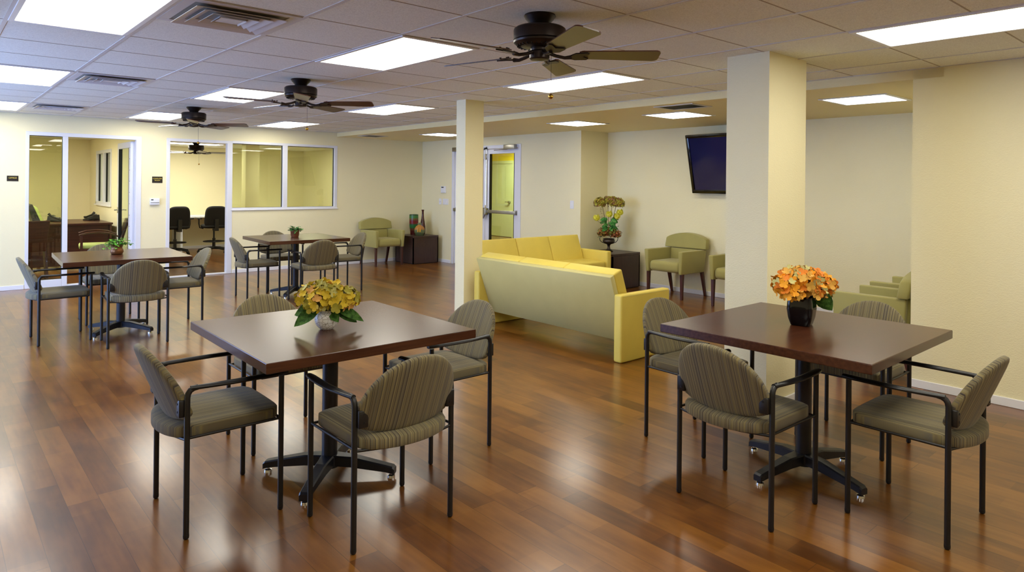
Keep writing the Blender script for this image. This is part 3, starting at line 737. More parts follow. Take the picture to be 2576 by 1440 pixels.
# ------------------------------------------------------------------ striped side chair
def make_chair(label, group):
    t = thing('side_chair', label, 'chair', (0, 0, 0), 0, group)
    X, Y = .2335, .196
    # seat
    def so(a):
        c, s_ = cos(a), sin(a); n = 8
        q = (abs(c) ** n + abs(s_) ** n) ** (-1 / n)
        x, y = .220 * c * q, .206 * s_ * q
        if y < 0: y -= .058 * (1 - (x / .22) ** 2) * min(1, -y / .18)
        return x, y
    B().puff(so, .029, lambda u, v, w: (u, v, .428 + w + (-.010 * max(0, -v - .18) / .08) + .003 * (1 - (u / .22) ** 2)), nr=8, flat=.93, edge=.6).mk('seat', 'fabric', t, 60)
    B().box(-.19, .19, -.19, .19, .395, .404).mk('seat_pan', 'frame', t)
    # back
    def bo(a):
        c, s_ = cos(a), sin(a)
        if s_ >= 0: return .226 * abs(c) ** .93 * (1 if c > 0 else -1), .222 * s_
        n = 7; q = (abs(c) ** n + abs(s_) ** n) ** (-1 / n)
        x, y = .226 * c * q, .058 * s_ * q
        return x, y - .034 * (1 - (x / .226) ** 2) * min(1, -y / .05)
    def bp(u, v, w):
        z = .545 + v
        y = -.204 - (z - .46) * .40 + .042 * (u / .226) ** 2
        return (u, y - w * .93, z + w * -.3)
    B().puff(bo, .021, bp, edge=.4).mk('backrest', 'fabric', t, 60)
    for s_ in (-1, 1):
        # rear leg + bend, front leg
        rear = B().tube([(s_ * X, -Y, .006), (s_ * X, -Y, .012), (s_ * X, -Y, .575), (s_ * X, -Y + .003, .592), (s_ * X, -Y + .011, .604), (s_ * X, -Y + .024, .611), (s_ * X, -Y + .04, .613)], .0118, 12)
        r1 = rear.mk('leg', 'frame', t, 50)
        lg = B().tube([(s_ * X, Y, .006), (s_ * X, Y, .600)], .0118, 12); r2 = lg.mk('leg', 'frame', t, 50)
        for rr_, y in ((r1, -Y), (r2, Y)):
            B().lathe([(.006, 0), (.011, .004), (.0125, .012), (.0125, .02)], (s_ * X, y, 0), 12).mk('foot_cap', 'black', rr_, 50)
        ar = B()
        pts, rx, ry = [], [], []
        for q in range(13):
            f = q / 12; y = -Y + .012 + f * (2 * Y + .012)
            bow = .014 * sin(pi * f)
            pts.append((s_ * (X + bow), y, .6135 - .001 * f))
            rx.append(.0118 + .009 * min(1, 3 * f) * (1 if f < .93 else (1 - (f - .93) / .07 * .55))); ry.append(.0095)
        ar.tube(pts, rx, 12, ry=ry); ar.mk('armrest', 'black', t, 60)
        br = B(); x1 = s_ * (X - .004); x0 = s_ * (X - .045)
        br.box(min(x0, x1), max(x0, x1), -Y - .030, -Y - .004, .497, .567, .004, 2)
        bk = br.mk('back_bracket', 'frame', t, 50)
        sc = B()
        for zz in (.516, .549): sc.lathe([(.0045, 0), (.0045, .003)], (0, 0, 0), 10) if False else sc.tube([(s_ * (X - .028), -Y - .030, zz), (s_ * (X - .028), -Y - .0325, zz)], .0045, 8)
        sc.mk('screws', 'black', bk)
        B().tube([(s_ * X, -Y, .410), (s_ * X, Y, .410)], .006, 8).mk('side_rail', 'frame', t, 50)
    B().tube([(-X, Y, .406), (X, Y, .406)], .006, 8).mk('front_rail', 'frame', t, 50)
    B().tube([(-X, -Y, .403), (-.1, -Y - .03, .397), (.1, -Y - .03, .397), (X, -Y, .403)], .006, 8).mk('rear_rail', 'frame', t, 50)
    return t
g1, g2, g3, g4 = ('striped chairs around the yellow hydrangea table', 'striped chairs around the orange hydrangea table', 'striped chairs around the table before the office', 'striped chairs around the table under the interior windows')
ch = make_chair('striped armchair at the left side of the yellow hydrangea table', g1)
P2 = pi / 2
ch.location = (1.017, 3.163, 0); ch.rotation_euler = (0, 0, -P2)
CH = [
 ('striped chair nearest the camera at the yellow hydrangea table, seen from behind', (1.52, 2.588), 0, g1),
 ('striped chair at the right side of the yellow hydrangea table, nearest the yellow sofa', (2.197, 3.137), P2, g1),
 ('striped chair on the far side of the yellow hydrangea table, half hidden by the tabletop', (1.574, 3.795), pi, g1),
 ('striped chair with its back to the camera at the left of the orange hydrangea table', (2.917, 1.645), -P2 - radians(1), g2),
 ('striped chair at the right photo edge beside the orange hydrangea table', (3.369, 1.076), radians(-.5), g2),
 ('striped chair between the yellow sofa and the orange hydrangea table', (3.41, 2.223), pi + radians(-2), g2),
 ('striped chair behind the orange hydrangea table, in front of the hidden green armchair', (4.072, 1.633), P2, g2),
 ('striped chair at the left end of the table before the office', (.97, 7.37), -P2 + radians(1), g3),
 ('striped chair with its broad back to the viewer at the table before the office', (1.463, 6.846), radians(-3), g3),
 ('striped chair at the right end of the table before the office doorway', (1.932, 7.36), P2, g3),
 ('striped chair behind the table before the office, its back under the ivy pot', (1.485, 8.06), pi, g3),
 ('bluish lit striped chair at the left end of the table under the interior windows', (3.208, 8.53), -P2 - radians(3), g4),
 ('striped chair nearest the camera at the table under the interior windows', (3.66, 7.90), radians(-3), g4),
 ('striped chair at the right end of the table under the interior windows', (4.325, 8.47), P2 - radians(4), g4),
 ('striped chair on the wall side of the table under the interior windows', (3.72, 9.06), pi + radians(-2), g4)]
for l, (x, y), rz, g in CH: dup(ch, l, (x, y, 0), rz, g)

# ------------------------------------------------------------------ yellow sofas
def make_sofa(label, loc, rz, group):
    """local: x across, y=0 rear of arms, y=.66 front"""
    t = thing('sofa', label, 'sofa', loc, rz, group)
    HI = .895
    for s_ in (-1, 1):
        a = B().box(s_ * HI, s_ * (HI + .085), 0, .66, .0, .56, .018, 3); ar = a.mk('arm', 'yellow', t, 50)
        B().box(s_ * HI + s_ * .0855 - .0012, s_ * HI + s_ * .0855 + .0012, .018, .642, .545, .5475).mk('seam', 'pale', ar)
    # tilted back
    k = (.206) / .565; dx = Vector((0, cos(radians(20)), sin(radians(20)))); up = Vector((0, -sin(radians(20)), cos(radians(20))))
    o0 = Vector((0, -.04 + .206, .135))
    def slab(x0, x1, d0, d1, h0, h1, bev, seg=3):
        P = []
        for h in (h0, h1):
            for (x, d) in ((x0, d0), (x1, d0), (x1, d1), (x0, d1)):
                P.append(tuple(o0 + Vector((x, 0, 0)) + dx * d + up * h))
        return B().hexa(P, bev, seg)
    slab(-HI + .004, HI - .004, 0, .05, 0, .601, .004, 1).mk('back_panel', 'pale', t, 50)
    w = (2 * HI - .01) / 3
    for i in range(3):
        x0 = -HI + .005 + i * w
        slab(x0 + .001, x0 + w - .001, .051, .165, .24, .606, .016).mk('back_cushion', 'yellow', t, 50)
    for i in range(3):
        x0 = -HI + .005 + i * w
        B().box(x0 + .001, x0 + w - .001, .20, .645, .30, .43, .03, 4).mk('seat_cushion', 'yellow', t, 50)
    B().box(-HI, HI, .18, .60, .17, .30, .01, 2).mk('seat_base', 'pale', t, 50)
    return t
make_sofa('yellow three seat sofa with its pale back to the camera, beside the slim pillar', (4.31, 4.527, 0), -P2, 'yellow sofas')
make_sofa('yellow three seat sofa behind the other one, facing the camera under the glass door', (6.135, 6.70, 0), pi, 'yellow sofas')

# ------------------------------------------------------------------ green armchairs
def make_arm(label, loc, rz, group):
    """local: faces +y; y=0 front edge, y=-.58 back"""
    t = thing('armchair', label, 'armchair', loc, rz, group)
    for s_ in (-1, 1):
        # arm slab tapering outward at top
        xo, xi = .30, .235
        P = [(s_ * (xi - .0), 0.0, .325), (s_ * (xo - .02), 0.0, .325), (s_ * (xo - .02), -.52, .325), (s_ * xi, -.52, .325),
             (s_ * (xi), .01, .620), (s_ * xo, .01, .620), (s_ * xo, -.54, .620), (s_ * xi, -.54, .620)]
        B().hexa(P, .012, 3).mk('arm', 'green', t, 50)
        for y, y2, nm in ((-.045, -.04, 'leg'), (-.49, -.575, 'leg')):
            x = s_ * .262; a, c = .021, .015
            Q = [(x - c, y2 - c, 0), (x + c, y2 - c, 0), (x + c, y2 + c, 0), (x - c, y2 + c, 0), (x - a, y - a, .33), (x + a, y - a, .33), (x + a, y + a, .33), (x - a, y + a, .33)]
            B().hexa(Q, .002, 1).mk('leg', 'leg_wood', t)
    B().box(-.234, .234, -.50, -.005, .335, .475, .05, 5).mk('seat', 'green', t, 60)
    B().hexa([(-.234, -.47, .40), (.234, -.47, .40), (.234, -.54, .40), (-.234, -.54, .40), (-.234, -.495, .62), (.234, -.495, .62), (.234, -.565, .62), (-.234, -.565, .62)], .012, 3).mk('lower_back', 'green', t, 50)
    # arched head cushion
    out = [(-.325, .632)]
    pts = []
    N = 16
    prof = [(-.318, .625), (.318, .625), (.325, .64), (.318, .745)]
    for q in range(N + 1):
        a = q / N; x = .306 - .612 * a; prof.append((x, .760 + .068 * (1 - (x / .306) ** 2)))
    prof += [(-.318, .745), (-.325, .64)]
    hb = B()
    def yy(z, f): return -.478 - (z - .625) * .18 - f
    front = [hb.bm.verts.new((x, yy(z, 0), z)) for x, z in prof]; back = [hb.bm.verts.new((x, yy(z, .085), z)) for x, z in prof]
    n = len(prof); hb.bm.faces.new(front); hb.bm.faces.new(back[::-1])
    for i in range(n): hb.bm.faces.new((front[i], back[i], back[(i + 1) % n], front[(i + 1) % n]))
    ed = [e for e in hb.bm.edges if (e.verts[0] in front and e.verts[1] in front) or (e.verts[0] in back and e.verts[1] in back)]
    bmesh.ops.bevel(hb.bm, geom=ed, offset=.014, segments=3, profile=.5, affect='EDGES', clamp_overlap=True)
    hb.mk('head_cushion', 'green', t, 50)
    return t
AG = 'olive green armchairs with dark legs'
a0 = make_arm('olive green armchair in the far corner beside the cube with three vases', (6.215, 10.33, 0), pi, AG)
dup(a0, 'olive green armchair between the cube table with the urn and the pillar, under the television', (7.27, 5.30, 0), P2, AG)
dup(a0, 'olive green armchair cut off by the near pillar, to the right of the full one', (7.23, 4.30, 0), P2, AG)
dup(a0, 'olive green armchair just behind the orange hydrangea table, against the right wall', (5.885, 2.40, 0), 0, AG)
dup(a0, 'olive green armchair of which only the armrests show, behind the one by the right wall', (6.745, 2.44, 0), 0, AG)

# ------------------------------------------------------------------ cube tables
def cube(label, x0, x1, y0, y1, h):
    t = thing('cube_table', label, 'side table', ((x0 + x1) / 2, (y0 + y1) / 2, 0), 0, 'dark cube side tables')
    a, c = (x1 - x0) / 2, (y1 - y0) / 2
    B().box(-a, a, -c, c, h - .03, h, .0015, 1).mk('top', 'espresso', t)
    b = B().box(-a + .002, a - .002, -c + .002, -c + .02, .012, h - .032).box(-a + .002, a - .002, c - .02, c - .002, .012, h - .032).box(-a + .002, -a + .02, -c + .002, c - .002, .012, h - .032).box(a - .02, a - .002, -c + .002, c - .002, .012, h - .032)
    b.mk('side_panels', 'espresso', t)
    B().box(-a + .012, a - .012, -c + .012, c - .012, 0, .012).mk('plinth', 'dark', t)
cube('dark brown cube table in the far corner carrying three vases', 6.65, 7.2, 10.27, 10.87, .503)
cube('dark brown cube table behind the sofa arm carrying the urn arrangement', 7.185, 7.79, 6.08, 6.69, .503)

# ------------------------------------------------------------------ flowers
def leaf_mesh(b, base, d, L, Wd, droop=.3, up=Vector((0, 0, 1)), fold=.15):
    """pointed leaf blade with folded midrib"""
    d = Vector(d).normalized(); side = d.cross(up)
    if side.length < .1: side = d.cross(Vector((1, 0, 0)))
    side.normalize(); nn = side.cross(d)
    prof = [(0, .05), (.15, .55), (.35, .95), (.55, 1), (.75, .75), (.9, .38), (1, .02)]
    rows = []
    for f, w in prof:
        c = Vector(base) + d * L * f - Vector((0, 0, 1)) * (droop * L * f * f)
        rows.append([b.bm.verts.new(c + side * Wd / 2 * w * s_ + nn * (abs(s_) * fold * Wd * w)) for s_ in (-1, 0, 1)])
    for A, C in zip(rows, rows[1:]):
        for k in range(2): b.bm.faces.new((A[k], A[k + 1], C[k + 1], C[k]))
def floret(b, c, nrm, r, rng, mi=0):
    nrm = Vector(nrm).normalized(); a = Vector((rng.random() - .5, rng.random() - .5, rng.random() - .5))
    u = nrm.cross(a).normalized(); v = nrm.cross(u)
    n = 4
    for k in range(n):
        th = 2 * pi * k / n; d = u * cos(th) + v * sin(th); s_ = v * cos(th) - u * sin(th)
        cup = rng.uniform(.05, .5)
        p0 = c; P = [(.35, .42), (.75, .52), (1.05, .25)]
        v0 = b.bm.verts.new(p0)
        L = [b.bm.verts.new(c + d * r * f + s_ * r * w + nrm * r * cup * f * f) for f, w in P]
        R_ = [b.bm.verts.new(c + d * r * f - s_ * r * w + nrm * r * cup * f * f) for f, w in P]
        for f in (b.bm.faces.new((v0, L[0], R_[0])), b.bm.faces.new((L[0], L[1], R_[1], R_[0])), b.bm.faces.new((L[1], L[2], R_[2], R_[1]))): f.material_index = mi
def solid_petal(n, c, v=.10):
    M[n] = plain(n, srgb(*c), .7, vary=v); return n
BLS = {'hyd_y': ['core_olive', solid_petal('petal_gold', (208, 178, 38)), solid_petal('petal_olive', (158, 148, 44)), solid_petal('petal_pale', (196, 190, 112)), solid_petal('petal_peach', (204, 152, 74))],
       'hyd_o': ['core_rust', solid_petal('petal_amber', (240, 164, 26)), solid_petal('petal_orange', (222, 128, 26)), solid_petal('petal_sand', (222, 170, 70)), solid_petal('petal_greenish', (190, 184, 116))],
       'hyd_b': ['core_rust', 'hyd_b', solid_petal('petal_rust', (150, 84, 36)), solid_petal('petal_moss', (120, 120, 44))],
       'allium': ['core_olive', 'allium', solid_petal('petal_lime', (166, 160, 54)), solid_petal('petal_brown', (130, 94, 50))]}
BLM = {'hyd_y': [1, 1, 1, 2, 2, 3, 4], 'hyd_o': [1, 1, 1, 2, 2, 3, 3, 4], 'hyd_b': [1, 2, 3], 'allium': [1, 2, 3]}
solid_petal('core_olive', (66, 62, 18)); solid_petal('core_rust', (96, 50, 18))
def bloom(centers, rad, nfl, fr, seed, mat, parent, name='blossom', squash=.9):
    rng = random.Random(seed); b = B()
    for (c, R) in centers:
        c = Vector(c); n = int(nfl * (R / rad) ** 2)
        for i in range(n):
            z = 1 - 2 * (i + .5) / n; a = i * 2.39996 + rng.random() * .3
            if z < -.55: continue
            q = math.sqrt(1 - z * z); nv = Vector((q * cos(a), q * sin(a), z))
            jit = Vector((rng.uniform(-.4, .4), rng.uniform(-.4, .4), rng.uniform(-.3, .3)))
            floret(b, c + Vector((nv.x, nv.y, nv.z * squash)) * R * rng.uniform(.78, 1.08), nv + jit, fr * rng.uniform(.8, 1.2), rng, rng.choice(BLM[mat]))
        b.lathe([(R * .1, -R * .5), (R * .6, -R * .3), (R * .75, 0), (R * .6, R * .45), (R * .1, R * .68)], tuple(c), 12)
    return b.mk(name, mat, parent, False, mats=BLS[mat])

# yellow hydrangeas
t = thing('flower_vase', 'round white crackle vase of yellow green hydrangeas on the near left table', 'flower vase', (1.492, 3.065, .745))
B().lathe([(.028, 0), (.032, .003), (.050, .022), (.058, .045), (.056, .064), (.044, .082), (.036, .088), (.038, .093), (.033, .093), (.03, .08), (.01, .07)], n=36).mk('vase', 'crackle', t, 50)
bloom([((-.065, .05, .152), .064), ((.0, -.02, .162), .068), ((.07, -.058, .150), .064), ((-.02, .06, .168), .06), ((.06, .03, .156), .062), ((-.065, -.02, .135), .056), ((.02, -.07, .132), .052), ((.0, .02, .180), .058)], .062, 46, .021, 3, 'hyd_y', t)
for d, L, w in (((-1, .75, -.15), .12, .075), ((-.9, .2, -.35), .13, .07), ((1, -.85, -.3), .15, .05), ((.75, -.45, -.35), .12, .06), ((.2, -1, -.6), .07, .05)):
    b = B(); dv = Vector(d).normalized(); leaf_mesh(b, Vector((0, 0, .112)) + dv * .035, d, L, w, .22, up=Vector((-.55, -.65, .55))); b.mk('leaf', 'leaf', t, 60)
b = B()
for k in range(6):
    a = k; b.tube([(0.01 * cos(a), .01 * sin(a), .05), (.02 * cos(a), .02 * sin(a), .11)], .003, 6)
b.mk('stems', 'stem', t)
# orange hydrangeas
t = thing('flower_vase', 'square black vase of orange hydrangeas on the near right table', 'flower vase', (3.447, 1.64, .745), radians(12))
B().lathe([(.044, 0), (.047, .004), (.058, .04), (.064, .085), (.062, .12), (.057, .148), (.052, .148), (.056, .12), (.05, .1), (.02, .09)], n=48, sq=7).mk('vase', 'vblack', t, 60)
bloom([((-.085, .06, .205), .064), ((-.03, -.01, .23), .068), ((.03, -.04, .225), .068), ((.092, -.078, .205), .064), ((.02, .05, .24), .062), ((.08, .01, .22), .062), ((-.09, .03, .170), .054), ((.0, -.06, .185), .056), ((.115, -.08, .165), .048), ((.0, .0, .25), .056)], .062, 46, .022, 11, 'hyd_o', t)
b = B(); leaf_mesh(b, (.04, -.065, .165), (.55, -.6, -.75), .115, .085, .1, up=Vector((.6, .6, .5))); b.mk('leaf', 'leaf', t, 60)
b = B().tube([(-.01, -.06, .15), (-.005, -.068, .135), (.01, -.066, .142), (.03, -.066, .13), (.035, -.062, .14)], .0015, 6); b.mk('wire', 'stem', t)
# ivy pots
def ivy(label, loc, seed, mat, potmat, spread, H, prof):
    t = thing('potted_ivy', label, 'potted plant', loc)
    B().lathe(prof, n=32).mk('pot', potmat, t, 50)
    B().lathe([(.044, .082), (.044, .088), (.01, .09)], n=20).mk('soil', 'dark', t)
    rng = random.Random(seed); st = B(); lv = B()
    for k in range(34):
        a = rng.uniform(0, 2 * pi); rr_ = spread * rng.uniform(.35, 1); up_ = H * rng.uniform(.25, 1) * (1.1 - .6 * rr_ / spread); dr = rng.uniform(0, .09) * (rr_ / spread) ** 2
        p0 = Vector((.02 * cos(a), .02 * sin(a), .085)); p1 = Vector((rr_ * .5 * cos(a), rr_ * .5 * sin(a), .09 + up_)); p2 = Vector((rr_ * cos(a), rr_ * sin(a), .10 + up_ - dr * 1.1))
        P = [p0 * (1 - f) ** 2 + p1 * 2 * f * (1 - f) + p2 * f * f for f in (0, .25, .5, .75, 1)]
        st.tube(P, .0012, 5)
        for f in (.4, .55, .7, .85, 1):
            q = p0 * (1 - f) ** 2 + p1 * 2 * f * (1 - f) + p2 * f * f
            b2 = rng.uniform(0, 2 * pi)
            leaf_mesh(lv, q, (cos(b2), sin(b2), rng.uniform(-.2, .5)), rng.uniform(.022, .036), rng.uniform(.02, .03), .3)
    st.mk('stems', 'stem', t); lv.mk('foliage', mat, t, 60)
ivy('bright ivy in a round brassy pot on the table before the office', (1.423, 7.402, .745), 5, 'ivy', 'copper', .135, .075, [(.038, 0), (.050, .004), (.058, .025), (.055, .048), (.046, .06), (.049, .075), (.056, .093), (.05, .093), (.044, .08), (.01, .08)])
ivy('small trailing ivy in a copper pot on the table under the interior windows', (3.648, 8.43, .745), 9, 'ivy2', 'copper2', .125, .06, [(.036, 0), (.046, .003), (.053, .03), (.055, .07), (.057, .074), (.057, .092), (.05, .092), (.044, .08), (.01, .08)])
# urn arrangement
t = thing('urn_arrangement', 'dark pewter urn with roses and tall allium heads on the cube table', 'flower arrangement', (7.475, 6.40, .503))
B().lathe([(.062, 0), (.064, .012), (.05, .022), (.026, .035), (.018, .07), (.022, .095), (.036, .108), (.075, .120), (.088, .140), (.088, .165), (.080, .172), (.084, .19), (.072, .19), (.06, .15), (.02, .14)], n=36).mk('urn', 'pewter', t, 50)
for s_ in (-1, 1):
    d = Vector((.75, -.66, 0)) * s_
    B().tube([tuple(d * r + Vector((0, 0, z))) for r, z in ((.07, .125), (.10, .135), (.125, .16), (.132, .19), (.12, .215), (.10, .21))], .005, 8).mk('urn_handle', 'pewter', t, 50)
bloom([((-.075, .055, .265), .075), ((.07, -.06, .25), .085), ((.0, -.01, .29), .07), ((.05, .05, .27), .07)], .062, 50, .016, 21, 'hyd_b', t, 'hydrangea_heads')
b = B(); rng = random.Random(4)
for k in range(42):
    a = rng.uniform(0, 2 * pi); leaf_mesh(b, (.03 * cos(a), .03 * sin(a), rng.uniform(.33, .47)), (cos(a), sin(a), rng.uniform(-.3, .5)), rng.uniform(.07, .12), .06, .3, up=Vector((-.6, -.6, .5)))
for a in (2.4, 2.6): leaf_mesh(b, (-.06, .05, .22), (cos(a), sin(a), 0), .09, .04, .2)
b.mk('leaves', 'ivy2', t, 60)
b = B()
tops = [(-.10, .09, .705), (-.02, .015, .735), (.045, -.035, .715), (.10, -.09, .700), (.02, .05, .72)]
for x, y, z in tops: b.tube([(x * .2, y * .2, .25), (x * .4, y * .4, .45), (x * .7, y * .7, .64), (x, y, z)], .004, 6)
for x, y, z in ((-.135, .12, .475), (-.01, -.01, .53), (.085, -.075, .50), (.12, -.10, .555)): b.tube([(0, 0, .28), (x * .6, y * .6, z - .08), (x, y, z - .02)], .0025, 6)
b.mk('stems', 'stem', t)
for i, (x, y, z) in enumerate(tops[:4]):
    bloom([((x, y, z - .005), .080 if i != 1 else .062)], .075, 110, .020, 40 + i, 'allium', t, 'allium_head', squash=.95)
for i, (x, y, z) in enumerate(((-.135, .12, .475), (-.01, -.01, .53), (.085, -.075, .50), (.12, -.10, .555))):
    b = B(); rng = random.Random(60 + i)
    b.lathe([(.008, -.034), (.028, -.024), (.035, 0), (.028, .024), (.010, .030)], (x, y, z), 14)
    for k in range(16):
        a = k * 2.4; q = .033 - .0012 * k
        leaf_mesh(b, (x + q * cos(a), y + q * sin(a), z - .028 + .003 * k), (cos(a) * .35, sin(a) * .35, 1), .052, .042, .0, up=Vector((cos(a), sin(a), .1)))
    lab(b.mk('rose', 'rose', t, 60), 'yellow rose bloom')
b = B(); rng = random.Random(8)
for k in range(46):
    f = rng.random(); base = Vector((-.06 - .03 * f, .055 + .03 * f, .40 + .24 * f)); a = rng.uniform(0, 2 * pi)
    leaf_mesh(b, base + Vector((rng.uniform(-.03, .03), rng.uniform(-.03, .03), 0)) * (1.2 - f), (cos(a), sin(a), .5), .018, .012, .2)
for k in range(20):
    f = rng.random(); base = Vector((.10, -.085, .28 + .10 * f)); a = rng.uniform(0, 2 * pi)
    leaf_mesh(b, base, (cos(a), sin(a), .5), .018, .012, .2)
b.mk('berry_sprigs', 'allium', t)
# three vases on far cube
o = B().lathe([(.062, 0), (.064, .05), (.075, .11), (.083, .17), (.085, .30), (.083, .368), (.080, .375), (.074, .372), (.074, .2), (.01, .19)], n=40).mk('vase', 'bands', None, 50)
o.location = (6.93, 10.69, .503); tag(o, 'tall cylinder vase with green and red bands on the far cube table', 'vase')
o = B().lathe([(.035, 0), (.045, .01), (.052, .06), (.050, .14), (.040, .22), (.026, .30), (.020, .36), (.018, .43), (.026, .455), (.026, .462), (.018, .462), (.012, .4), (.004, .39)], n=32).mk('bottle_vase', 'brownglaze', None, 50)
o.location = (7.09, 10.63, .503); tag(o, 'slender glossy brown bottle vase, tallest on the far cube table', 'vase')
t = thing('jug_vase', 'squat round orange and green vase with a gold tassel on the far cube table', 'vase', (6.872, 10.405, .503))
bb_ = B().lathe([(.072, 0), (.078, .006), (.092, .05), (.097, .09), (.090, .13), (.066, .168), (.034, .188), (.032, .198), (.038, .212), (.036, .228), (.026, .234), (.01, .236)], n=40)
bb_.xf(Matrix.Rotation(-YAW, 4, 'Z') @ Matrix.Diagonal((1, .72, 1, 1))); bb_.mk('body', 'jug', t, 50)
fwd = Vector((-sin(YAW), -cos(YAW), 0))
b = B()
b.tube([tuple(Vector((.036 * cos(a), .030 * sin(a), .192))) for a in [2 * pi * k / 16 for k in range(16)]], .003, 6, closed=True)
for sx_ in (-.012, .014):
    q = fwd * .040 + Vector((cos(YAW), -sin(YAW), 0)) * sx_
    q2 = fwd * .072 + Vector((cos(YAW), -sin(YAW), 0)) * sx_ * 1.3
    b.tube([tuple(q + Vector((0, 0, .188))), tuple(q2 + Vector((0, 0, .150))), tuple(q2 * 1.05 + Vector((0, 0, .132)))], .002, 6)
    b.tube([tuple(q2 * 1.05 + Vector((0, 0, .134))), tuple(q2 * 1.08 + Vector((0, 0, .118))), tuple(q2 * 1.1 + Vector((0, 0, .070)))], [.004, .009, .013], 10)
b.mk('tassel', 'tassel', t, 50)

# ------------------------------------------------------------------ office
t = thing('office_desk', 'dark cherry desk in the office carrying two telephones', 'desk', (0, 0, 0))
b = B().box(1.15, 1.66, 12.96, 13.32, .715, .745, .003, 1).box(1.66, 2.43, 12.96, 14.4, .715, .745, .003, 1); b.mk('desktop', 'desk', t)
b = B().box(1.30, 2.40, 13.05, 13.07, .05, .715); b.mk('front_panel', 'desk', t)
b = B().box(2.39, 2.42, 12.99, 14.38, 0, .715).box(1.30, 1.33, 12.99, 13.3, 0, .715); b.mk('end_panels', 'desk', t)
B().box(1.345, 1.37, 12.955, 12.961, .70, .71).mk('sticker', 'white', t)
def phone(label, loc, rz):
    t = thing('telephone', label, 'telephone', loc, rz, 'office telephones')
    B().hexa([(-.09, -.10, 0), (.09, -.10, 0), (.09, .10, 0), (-.09, .10, 0), (-.09, -.10, .02), (.09, -.10, .02), (.09, .09, .10), (-.09, .09, .10)], .006, 2).mk('base', 'black', t, 40)
    B().tube([(-.06, -.09, .055), (-.06, -.05, .062), (-.06, .04, .095), (-.06, .085, .135)], [.02, .013, .013, .022], 10).mk('handset', 'black', t, 50)
    B().box(-.01, .07, .03, .07, .0, .004).xf(Matrix.Translation((0, 0, .082)) @ Matrix.Rotation(radians(23), 4, 'X')).mk('display', 'lcd', t)
    k = B()
    for i in range(3):
        for j in range(4): k.box(.0 + i * .025, .015 + i * .025, -.07 + j * .022, -.055 + j * .022, .040 + j * .0095, .046 + j * .0095)
    k.mk('keys', 'lcd', t)
phone('low black telephone at the left of the office desk, behind the glass', (1.72, 13.72, .745), radians(60))
phone('upright black telephone at the right end of the office desk', (2.27, 13.9, .745), radians(-70))
t = thing('task_chair', 'office task chair with lime green backrest behind the desk', 'office chair', (1.50, 13.72, 0))
o_ = B().hexa([(-.09, -.22, .62), (.045, -.22, .62), (.045, .22, .62), (-.09, .22, .62), (-.19, -.19, 1.04), (-.125, -.19, 1.05), (-.125, .19, 1.05), (-.19, .19, 1.04)], .012, 3).mk('back_shell', 'black', t, 50)
B().hexa([(.05, -.21, .52), (.13, -.21, .52), (.13, .21, .52), (.05, .21, .52), (-.12, -.18, 1.03), (-.06, -.18, 1.0), (-.06, .18, 1.0), (-.12, .18, 1.03)], .025, 4).mk('backrest', 'green_pale', t, 50)
B().box(-.02, .45, -.24, .24, .42, .50, .03, 4).mk('seat', 'green_pale', t, 50)
B().tube([(.2, 0, .1), (.2, 0, .42)], .03, 12).mk('gas_lift', 'black', t, 50)
for k in range(5):
    a = k * 2 * pi / 5; B().tube([(.2, 0, .10), (.2 + .28 * cos(a), .28 * sin(a), .06)], [.025, .015], 8).lathe([(.02, 0), (.026, .02), (.02, .045)], (.2 + .28 * cos(a), .28 * sin(a), 0), 10).mk('base_arm', 'black', t, 50)
def guest(label, loc, rz):
    t = thing('guest_chair', label, 'chair', loc, rz, 'wooden guest chairs with green seats')
    B().box(-.24, .24, -.22, .25, .42, .485, .025, 3).mk('seat', 'green_pale', t, 50)
    for s_ in (-1, 1):
        x = s_ * .265
        B().box(x - .018, x + .018, .20, .235, 0, .64, .004, 1).mk('leg', 'desk', t)
        B().hexa([(x - .018, -.30, 0), (x + .018, -.30, 0), (x + .018, -.26, 0), (x - .018, -.26, 0), (x - .018, -.25, .44), (x + .018, -.25, .44), (x + .018, -.20, .44), (x - .018, -.20, .44)]).mk('leg', 'desk', t)
        B().tube([(x, .25, .635), (x, .15, .665), (x, 0, .675), (x, -.14, .655), (x, -.26, .60)], [.026] * 5, 8, ry=.012).mk('arm', 'desk', t, 50)
        B().box(x - .012, x + .012, -.22, .21, .40, .43).mk('side_rail', 'desk', t)
    B().hexa([(-.26, -.24, .40), (.26, -.24, .40), (.26, -.28, .40), (-.26, -.28, .40), (-.25, -.37, .86), (.25, -.37, .86), (.25, -.41, .86), (-.25, -.41, .86)], .012, 2).mk('backrest', 'desk', t)
guest('dark wood guest chair with pale green seat facing left in the office doorway', (2.05, 12.0, 0), P2 - radians(8))
guest('second wooden guest chair behind the office glass, mostly hidden at its left edge', (1.05, 12.15, 0), radians(20))

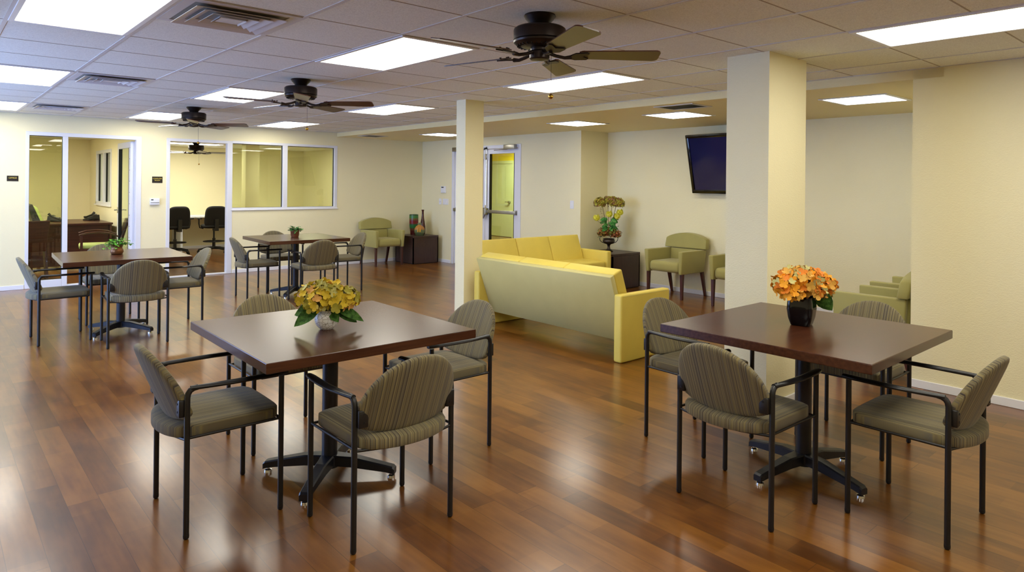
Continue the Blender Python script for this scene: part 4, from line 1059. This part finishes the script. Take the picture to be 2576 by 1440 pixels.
# ------------------------------------------------------------------ computer room
t = thing('computer_counter', 'pale counter along the far wall of the computer room', 'desk', (0, 0, 0))
B().box(2.62, 6.6, 14.75, YW2 - .002, .70, .73, .004, 1).mk('countertop', 'plastic', t)
B().box(4.0, 4.04, 14.85, YW2 - .02, 0, .70).box(2.9, 2.94, 14.85, YW2 - .02, 0, .70).box(5.3, 5.34, 14.85, YW2 - .02, 0, .70).mk('supports', 'plastic', t)
def drafting(label, loc, rz):
    t = thing('drafting_chair', label, 'office chair', loc, rz, 'black swivel chairs in the computer room')
    def bo(a):
        c, s_ = cos(a), sin(a); n = 4; q = (abs(c) ** n + abs(s_) ** n) ** (-1 / n); return .215 * c * q * (1 - .06 * s_), .225 * s_ * q
    B().puff(bo, .04, lambda u, v, w: (u, -.20 - .12 * v + .3 * u * u - w, .735 + v), flat=.8).mk('backrest', 'black_fab', t, 60)
    def so(a):
        c, s_ = cos(a), sin(a); n = 4; q = (abs(c) ** n + abs(s_) ** n) ** (-1 / n); return .24 * c * q, .23 * s_ * q
    B().puff(so, .045, lambda u, v, w: (u, v, .545 + w)).mk('seat', 'black_fab', t, 60)
    B().box(-.04, .04, -.25, -.05, .46, .50).box(-.035, .035, -.27, -.235, .46, .70).mk('back_bar', 'black', t)
    B().tube([(0, 0, .10), (0, 0, .30)], .03, 14).tube([(0, 0, .30), (0, 0, .50)], .018, 12).mk('gas_lift', 'black', t, 50)
    B().tube([(.2 * cos(2 * pi * k / 28), .2 * sin(2 * pi * k / 28), .235) for k in range(28)], .009, 8, closed=True).box(-.2, .2, -.01, .01, .228, .242).box(-.01, .01, -.2, .2, .228, .242).mk('foot_ring', 'black', t, 50)
    for s_ in (-1, 1):
        ar = B().tube([(s_ * .2, 0, .50), (s_ * .27, 0, .52), (s_ * .285, 0, .60), (s_ * .285, 0, .70)], .013, 8); a_ = ar.mk('arm_post', 'black', t, 50)
        B().box(s_ * .285 - .035, s_ * .285 + .035, -.12, .12, .695, .72, .01, 2).mk('arm_pad', 'black', a_, 50)
    for k in range(5):
        a = k * 2 * pi / 5 + .3
        l = B().tube([(0, 0, .105), (.14 * cos(a), .14 * sin(a), .10), (.29 * cos(a), .29 * sin(a), .065)], [.03, .022, .015], 8).mk('base_leg', 'black', t, 50)
        B().tube([(.29 * cos(a) - .016 * sin(a), .29 * sin(a) + .016 * cos(a), .027), (.29 * cos(a) + .016 * sin(a), .29 * sin(a) - .016 * cos(a), .027)], .027, 12).tube([(.29 * cos(a), .29 * sin(a), .03), (.29 * cos(a), .29 * sin(a), .065)], .008, 6).mk('caster', 'black', l, 50)
    return t
drafting('black swivel chair at the right of the computer room doorway', (4.50, 14.36, 0), radians(-6))
drafting('black swivel chair at the left of the computer room doorway', (3.78, 14.42, 0), radians(5))
